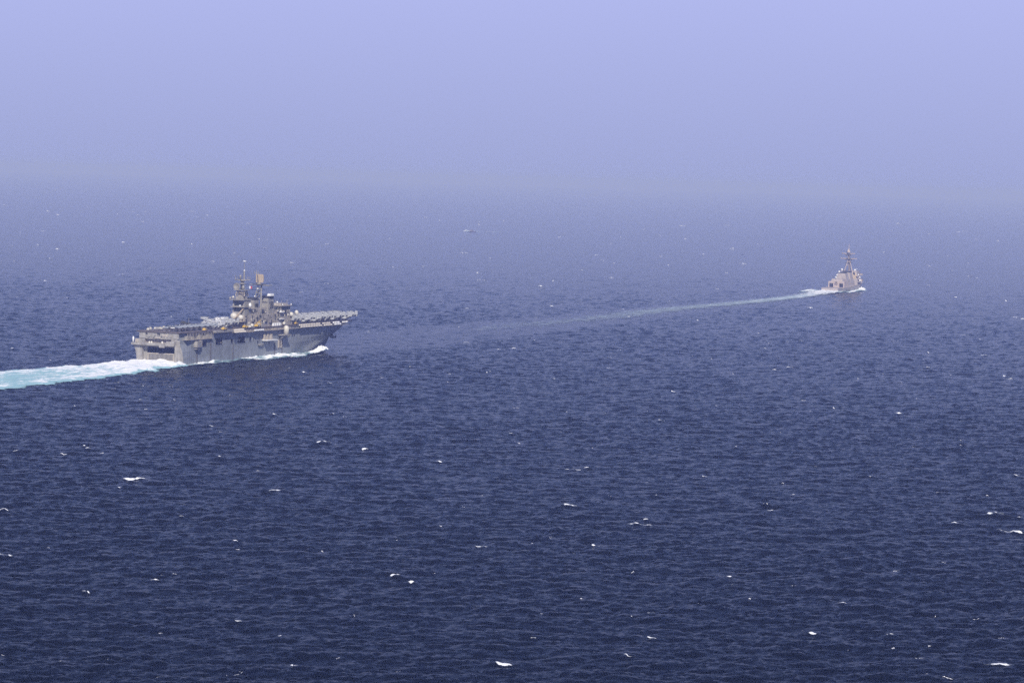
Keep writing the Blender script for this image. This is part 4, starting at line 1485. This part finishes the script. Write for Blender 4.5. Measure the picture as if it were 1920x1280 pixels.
fo = MB().loft([octo(88.2, 116, 9.4, 5.5, 6.2), octo(88.2, 116, 9.4, 5.5, 12.5, .97), octo(89, 115, 9.0, 5.5, 21.8, .86)], smooth=False)
fore = fo.build('forward_house', 'dgrey', ddg)
for s in (-1, 1):
    a = Vector((90.2, s * 4.2, 15.0))
    pan = MB()
    base = [(88.9, s * 3.9), (93.7, s * 8.35)]
    n_ = Vector((base[1][1] - base[0][1], -(base[1][0] - base[0][0]), 0)).normalized()
    if n_.x > 0:
        n_ = -n_
    c0, c1 = Vector((*base[0], 0)), Vector((*base[1], 0))
    q = []
    for (u, z) in ((.12, 13.2), (.88, 13.2), (1.0, 14.6), (1.0, 18.2), (.88, 19.6), (.12, 19.6), (0, 18.2), (0, 14.6)):
        p = c0.lerp(c1, u)
        k = np.interp(z, [12.5, 21.8], [0, 1])
        sh = Vector((1.9 * k, -s * 1.0 * k, 0))
        q.append(tuple(p + sh + n_ * .12 + Vector((0, 0, z))))
    pan.slab(q, tuple(n_ * .25))
    pan.build('radar_panel', 'radar', fore, label='tan flat radar face')
wb = MB()
wb.box(112.5, 115.6, -10.6, 10.6, 16.6, 18.6)
wb.box(95, 104, -11.4, -8.9, 9.4, 10.0)
wb.box(95, 104, 8.9, 11.4, 9.4, 10.0)
wb.build('bridge_wing', 'dgrey', fore)
for (x, y, z, r_) in ((88.5, 7.4, 22.8, 1.25), (88.5, -7.4, 22.8, 1.25), (72, 6.6, 20.6, 1.3), (69, 8.0, 17.0, 1.3), (66, 8.7, 14.4, 1.2), (60, 6.9, 14.3, .9),
                      (92, -10.6, 17.6, .9), (97, -11.2, 14.6, 1.0), (99, -10.9, 11.2, 1.2), (72, 8.6, 13.0, .9)):
    MB().ball((x, y, z), r_, 10).build('radome', 'white', ddg)
for (x, y, z) in ((88.5, 7.4, 21.0), (88.5, -7.4, 21.0), (72, 5.0, 18.6), (69, 7.0, 15.2), (92, -9.6, 16.2), (97, -10.0, 13.0)):
    MB().box(x - .8, x + .8, y - .9, y + .9, z, z + .9).build('radome_stand', 'dtan', ddg)
MB().box(104, 109, -12.2, -9.2, 10.1, 12.6, .4, .4).build('ship_boat', 'dtan', ddg)
dmst = MB()
dmst.bar((93, 0, 21.8), (86.4, 0, 40.0), 1.15, .8, 8)
for s in (-1, 1):
    dmst.bar((88, s * 4.4, 21.5), (88.6, s * .8, 34.0), .62, .5)
    dmst.bar((89.2, s * 2.3, 28), (90.4, 0, 28.6), .35)
dm_o = dmst.build('raked_mast', 'dtan', ddg)
pm = MB()
for z, hw in ((30.6, 3.6), (34.2, 4.4), (39.4, 3.4)):
    xx = 93 - 6.6 * (z - 21.8) / 18.2
    pm.box(xx - 1.8, xx + 1.8, -hw, hw, z, z + .5)
    pm.box(xx - 1.2, xx + 1.2, -hw * .6, hw * .6, z + .5, z + 1.9, .2, .2)
pm.build('mast_platform', 'mastdark', dm_o)
for z, hw in ((34.8, 9.3), (40.4, 7.4)):
    xx = 93 - 6.6 * (z - 21.8) / 18.2
    yb = MB().bar((xx, -hw, z + .5), (xx, hw, z + .5), .45)
    for s in (-1, 1):
        yb.bar((xx, s * hw * .55, z + .5), (xx, s * .8, z - 2.8), .34)
        yb.bar((xx, s * hw * .92, z + .5), (xx, s * hw * .92, z + 1.6), .26)
        yb.bar((xx, s * hw * .6, z + .5), (xx, s * hw * .6, z + 1.9), .26)
    yb.build('yardarm', 'dtan', dm_o)
pt_ = MB()
pt_.lathe((86.2, 0, 41.9), [(2.2, 0), (1.9, 1.4), (1.1, 2.8), (.5, 3.8)], 10)
pt_.bar((86.0, -.6, 44.6), (85.8, -.3, 51.0), .42, .3)
pt_.bar((86.0, .7, 44.0), (85.9, .3, 47.0), .2)
pt_.build('mast_head', 'dtan', dm_o)
MB().bar((85.8, -.3, 51.0), (85.8, -.3, 51.5), .5, n=8).build('mast_light', 'dtan', dm_o)
tub = MB()
tub.bar((126, 0, 7.6), (126, 0, 9.0), 1.6, n=10)
tub.box(124.4, 127.8, -1.5, 1.5, 9.0, 11.0, .5, .4)
tub.bar((127.4, 0, 10.2), (133, 0, 10.8), .18)
tub.build('deck_gun', 'dgrey', ddg)


def d_yin(s):
    return lambda x: np.vectorize(lambda q: s * (dhb(min(q, 145), 0.2) - .5))(x)


foam_strip('bow_wave', D_POS, D_PHI, 92, 150, d_yin(-1), lambda x: d_yin(-1)(x) - 3 - 10 * np.clip((149 - x) / 50, 0, 1),
           lambda x, v: 2.6 * np.exp(-((x - 128) / 20) ** 2) * (1 - .3 * v) + .5,
           lambda x, v: 1.15 - 1.2 * smooth(.7, 1.0, v) - .35 * (1 - smooth(92, 105, x)), 61, 'bright white bow wave thrown out on the destroyer right side', 'bow wave', 80, 16)
foam_strip('bow_wave', D_POS, D_PHI, 96, 150, d_yin(1), lambda x: d_yin(1)(x) + 3 + 10 * np.clip((149 - x) / 50, 0, 1),
           lambda x, v: 2.2 * np.exp(-((x - 128) / 20) ** 2) + .5,
           lambda x, v: 1.15 - 1.2 * smooth(.7, 1.0, v), 63, 'white bow wave on the far side of the destroyer', 'bow wave', 60, 14)
foam_strip('side_wash', D_POS, D_PHI, -20, 100, lambda x: d_yin(-1)(np.clip(x, 0, 140)), lambda x: d_yin(-1)(np.clip(x, 0, 140)) - 16,
           lambda x, v: .7 * (1 - v) + .3,
           lambda x, v: .52 + .22 * np.sin(v * 9 + x * .07) - .9 * smooth(.7, 1.0, v), 65, 'broken white wash along the destroyer near side', 'wash', 90, 24)
foam_strip('side_wash', D_POS, D_PHI, -62, 30, lambda x: d_yin(1)(np.clip(x, 0, 140)) + 8, lambda x: d_yin(1)(np.clip(x, 0, 140)) + 20,
           lambda x, v: 1.6 * np.exp(-((x - 5) / 25) ** 2) * np.sin(v * np.pi) + .4,
           lambda x, v: .65 * np.exp(-((x - 0) / 36) ** 2) - .9 * np.abs(v - .5) + .35, 67, 'white crest rolling off the destroyer left quarter', 'wash', 70, 14)

# ------------------------------------------------------------------ far patrol boat
bx_, by_ = ground(884, 435)
pb = thing('patrol_boat', 'tiny dark boat far off in the haze, speeding left', 'boat', (bx_, by_, 0.0), R(176))
hl = MB().loft([[(-9, -2.2, 1.9), (-9, 2.2, 1.9), (-9, 1.6, -.5), (-9, -1.6, -.5)], [(2, -2.4, 2.1), (2, 2.4, 2.1), (2, 1.6, -.4), (2, -1.6, -.4)],
                [(7, -1.6, 2.6), (7, 1.6, 2.6), (7, .7, .3), (7, -.7, .3)], [(10.2, -.1, 3.1), (10.2, .1, 3.1), (9.6, .08, 1.4), (9.6, -.08, 1.4)]], smooth=False)
hl.build('hull', 'boat', pb)
cb = MB()
cb.box(-4, 3.4, -1.7, 1.7, 2.1, 3.7, .4, .2)
cb.box(-1, 2.4, -1.3, 1.3, 3.72, 5.0, .4, .2)
cab = cb.build('cabin', 'boat', pb)
MB().box(2.2, 2.5, -1.1, 1.1, 4.0, 4.6).build('window_band', 'glass', cab)
MB().bar((.2, 0, 5.0), (.2, 0, 7.6), .2, .1).build('mast', 'grey', pb)
PB = (bx_, by_)
PHI_B = R(90) - R(176)


def strip_local(name, x0, x1, y0, y1, h, dens, seed, label, cat):
    return foam_strip(name, PB, PHI_B, x0, x1, lambda x: x * 0 + y0, lambda x: x * 0 + y1, h, dens, seed, label, cat, 60, 10, None, 0.7)


strip_local('bow_wave', 0, 17, -7, 7, lambda x, v: 3.0 * np.exp(-((x - 10) / 5) ** 2) * np.sin(np.pi * np.clip(v, 0.02, .98)) + .3,
            lambda x, v: 1.3 - 2.2 * np.abs(v - .5), 71, 'white spray thrown up by the tiny far boat', 'bow wave')
strip_local('side_wash', -11, 3, -1.5, -10, lambda x, v: x * 0 + .9, lambda x, v: 1.1 - 1.2 * np.abs(v - .5), 72, 'white wash along the tiny far boat hull', 'wash')
strip_local('foam_wake', -75, -8, -8, 8, lambda x, v: x * 0 + .9, lambda x, v: .85 + .0045 * x - 1.2 * np.abs(v - .5), 73, 'thin faint wake trailing right from the tiny far boat', 'wake')


# ------------------------------------------------------------------ whitecaps
def cap_geo(mb, x, y, ln, wd_, seed, h=.35):
    """ragged lumpy foam on a crest: a small height grid cut by noise"""
    n, k = max(12, int(ln * 3.6)), 11
    u = np.linspace(-1, 1, n)
    v = np.linspace(-1, 1, k)
    U, V = np.meshgrid(u, v, indexing='ij')
    drift = (vnoise(U * 1.6 + seed, V * 0, seed) - .5) * 1.6
    prof = .35 + .65 * vnoise(U * 2.3 + seed * 1.7, V * 0, seed + 9)
    uu = U * ln * .62
    ln = ln * .8
    uu = U * ln * .62
    w0 = V * wd_ * prof + drift - .08 * uu * uu / max(ln, 1.0)
    tilt = CREST_A + (vnoise(seed * 3.1, 0.5, 5) - .5) * .35
    PX = x + uu * math.cos(tilt) - w0 * math.sin(tilt)
    PY = y + uu * math.sin(tilt) + w0 * math.cos(tilt)
    lump = fbm(PX / .9, PY / .9, seed)
    Z = sea_h(PX, PY) + .08 + .00012 * y + h * lump * (1 - V * V) * prof
    d = fbm(PX / .9, PY / .8, seed + 3, 3) * 1.25 + .22 * (1 - np.abs(U) ** 2) - .34 * np.abs(V) ** 2
    vs = [tuple(p) for p in np.stack([PX, PY, Z], -1).reshape(-1, 3)]
    fs = []
    for i in range(n - 1):
        for j in range(k - 1):
            if d[i:i + 2, j:j + 2].mean() > .66:
                fs.append((i * k + j, (i + 1) * k + j, (i + 1) * k + j + 1, i * k + j + 1))
    if len(fs) < 4:
        fs = [(i * k + j, (i + 1) * k + j, (i + 1) * k + j + 1, i * k + j + 1) for i in range(n // 3, 2 * n // 3) for j in range(4, 7)]
    used_ = sorted({i for f in fs for i in f})
    mp = {o_: i for i, o_ in enumerate(used_)}
    mb.add([vs[i] for i in used_], [tuple(mp[i] for i in f) for f in fs], True)


def soft_cap(name, x, y, ln, wd_, seed, h, tail):
    """a breaking crest: bright lumpy core, lace trailing off behind and to one side"""
    n, k = max(16, int(ln * 4)), 22
    u = np.linspace(-1.25, 1.25, n)
    v = np.linspace(-1, 1, k)
    U, V = np.meshgrid(u, v, indexing='ij')
    sg = 1 if seed % 3 else -1
    uu = U * ln * .5
    vv = V * (wd_ * 1.4 + tail)
    bend = (vnoise(U * 1.5 + seed, V * 0, seed) - .5) * 1.5 - .07 * uu * uu / max(ln, 1.0) * 1.5
    tilt = CREST_A + (float(vnoise(seed * 3.1, 0.5, 5)) - .5) * .4
    w0 = vv + bend
    PX = x + uu * math.cos(tilt) - w0 * math.sin(tilt)
    PY = y + uu * math.sin(tilt) + w0 * math.cos(tilt)
    prof = np.exp(-((U + .25 * sg) / .42) ** 2) + .55 * np.exp(-((U - .45 * sg) / .45) ** 2)
    prof = prof * (.45 + .9 * vnoise(U * 2.6 + seed * 1.7, V * 0, seed + 9))
    core = np.exp(-(vv / (wd_ * (.35 + .5 * prof))) ** 2)
    lace = np.exp(-np.where(vv > 0, vv / (.3 + tail), -vv / (.25 * wd_)) ** 1.0) * np.exp(-(U / .8) ** 2)
    dens = -.32 + 1.5 * core * np.clip(prof, 0, 1.2) + .52 * lace - .9 * smooth(.8, 1.2, np.abs(U)) - .9 * smooth(.75, 1.0, np.abs(V))
    milk = -.50 + .42 * lace + .5 * core * prof - .5 * smooth(.8, 1.2, np.abs(U)) - .6 * smooth(.75, 1.0, np.abs(V))
    lump = fbm(PX / .9, PY / .9, seed)
    Z = sea_h(PX, PY) + .06 + .00012 * y + h * lump * core * prof
    return grid_object(name, np.stack([PX, PY, Z], -1), dens, milk, np.stack([PX * 2.2, PY * .7, Z], -1), M['lace'])


for k, (px, py, ln, ht, lab) in enumerate(CAPS):
    x, y = ground(px, py)
    o = soft_cap('whitecap', x, y, ln * 1.15, .85 + .04 * ln + .35 * (ht > 1) + .9 * (ht > 1.3), 100 + k, .25 + .45 * (ht > .95) + .5 * (ht > 1.3), 1.2 + .12 * ln)
    tag(o, lab, 'whitecap', 'whitecaps scattered over the sea')
for k, (px, py) in enumerate(SMALL):
    x, y = ground(px, py)
    s = max(1.0, y / 1500.0)
    o = soft_cap('whitecap', x, y, (2.6 + 2.8 * rng.random()) * s, .55 * s, 500 + k, .3 * s, .7 * s)
    tag(o, 'small white wave crest breaking alone on the open sea', 'whitecap', 'small whitecaps scattered over the sea')
fk = MB()
for k in range(440):
    a = R(rng.uniform(-12, 12))
    r_ = 700 * (9500 / 700) ** rng.random() ** 1.15
    x, y = r_ * math.sin(a), r_ * math.cos(a)
    s = max(.7, r_ / 1500.0)
    cap_geo(fk, x, y, (1.1 + 3.4 * rng.random() ** 3) * s, (.34 + .3 * rng.random()) * s, 900 + k, .2 * s)
o = fk.build('foam_flecks', 'crest')
tag(o, 'countless tiny foam flecks on the wave tops across the sea', 'foam', None, 'stuff')

# ------------------------------------------------------------------ haze
hz = bpy.data.meshes.new('haze')
S_, zb, zt = 48000.0, -6.0, 124.0
hz.from_pydata([(x, y, z) for z in (zb, zt) for y in (-S_, S_) for x in (-S_, S_)], [],
               [(0, 2, 3, 1), (4, 5, 7, 6), (0, 1, 5, 4), (2, 6, 7, 3), (0, 4, 6, 2), (1, 3, 7, 5)])
m = bpy.data.materials.new('haze')
m.use_nodes = True
nt = m.node_tree
nt.nodes.clear()
out = nt.nodes.new('ShaderNodeOutputMaterial')
pv = nt.nodes.new('ShaderNodeVolumePrincipled')
pv.inputs['Color'].default_value = (0.43, 0.52, 1.0, 1)
pv.inputs['Absorption Color'].default_value = (0.52, 0.52, 1.0, 1)
pv.inputs['Density'].default_value = 1.2e-4
pv.inputs['Anisotropy'].default_value = 0.0
nt.links.new(pv.outputs[0], out.inputs['Volume'])
try:
    m.cycles.homogeneous_volume = True
except Exception:
    pass
hz.materials.append(m)
o = bpy.data.objects.new('haze', hz)
col.objects.link(o)
tag(o, None, None, None, 'stuff')
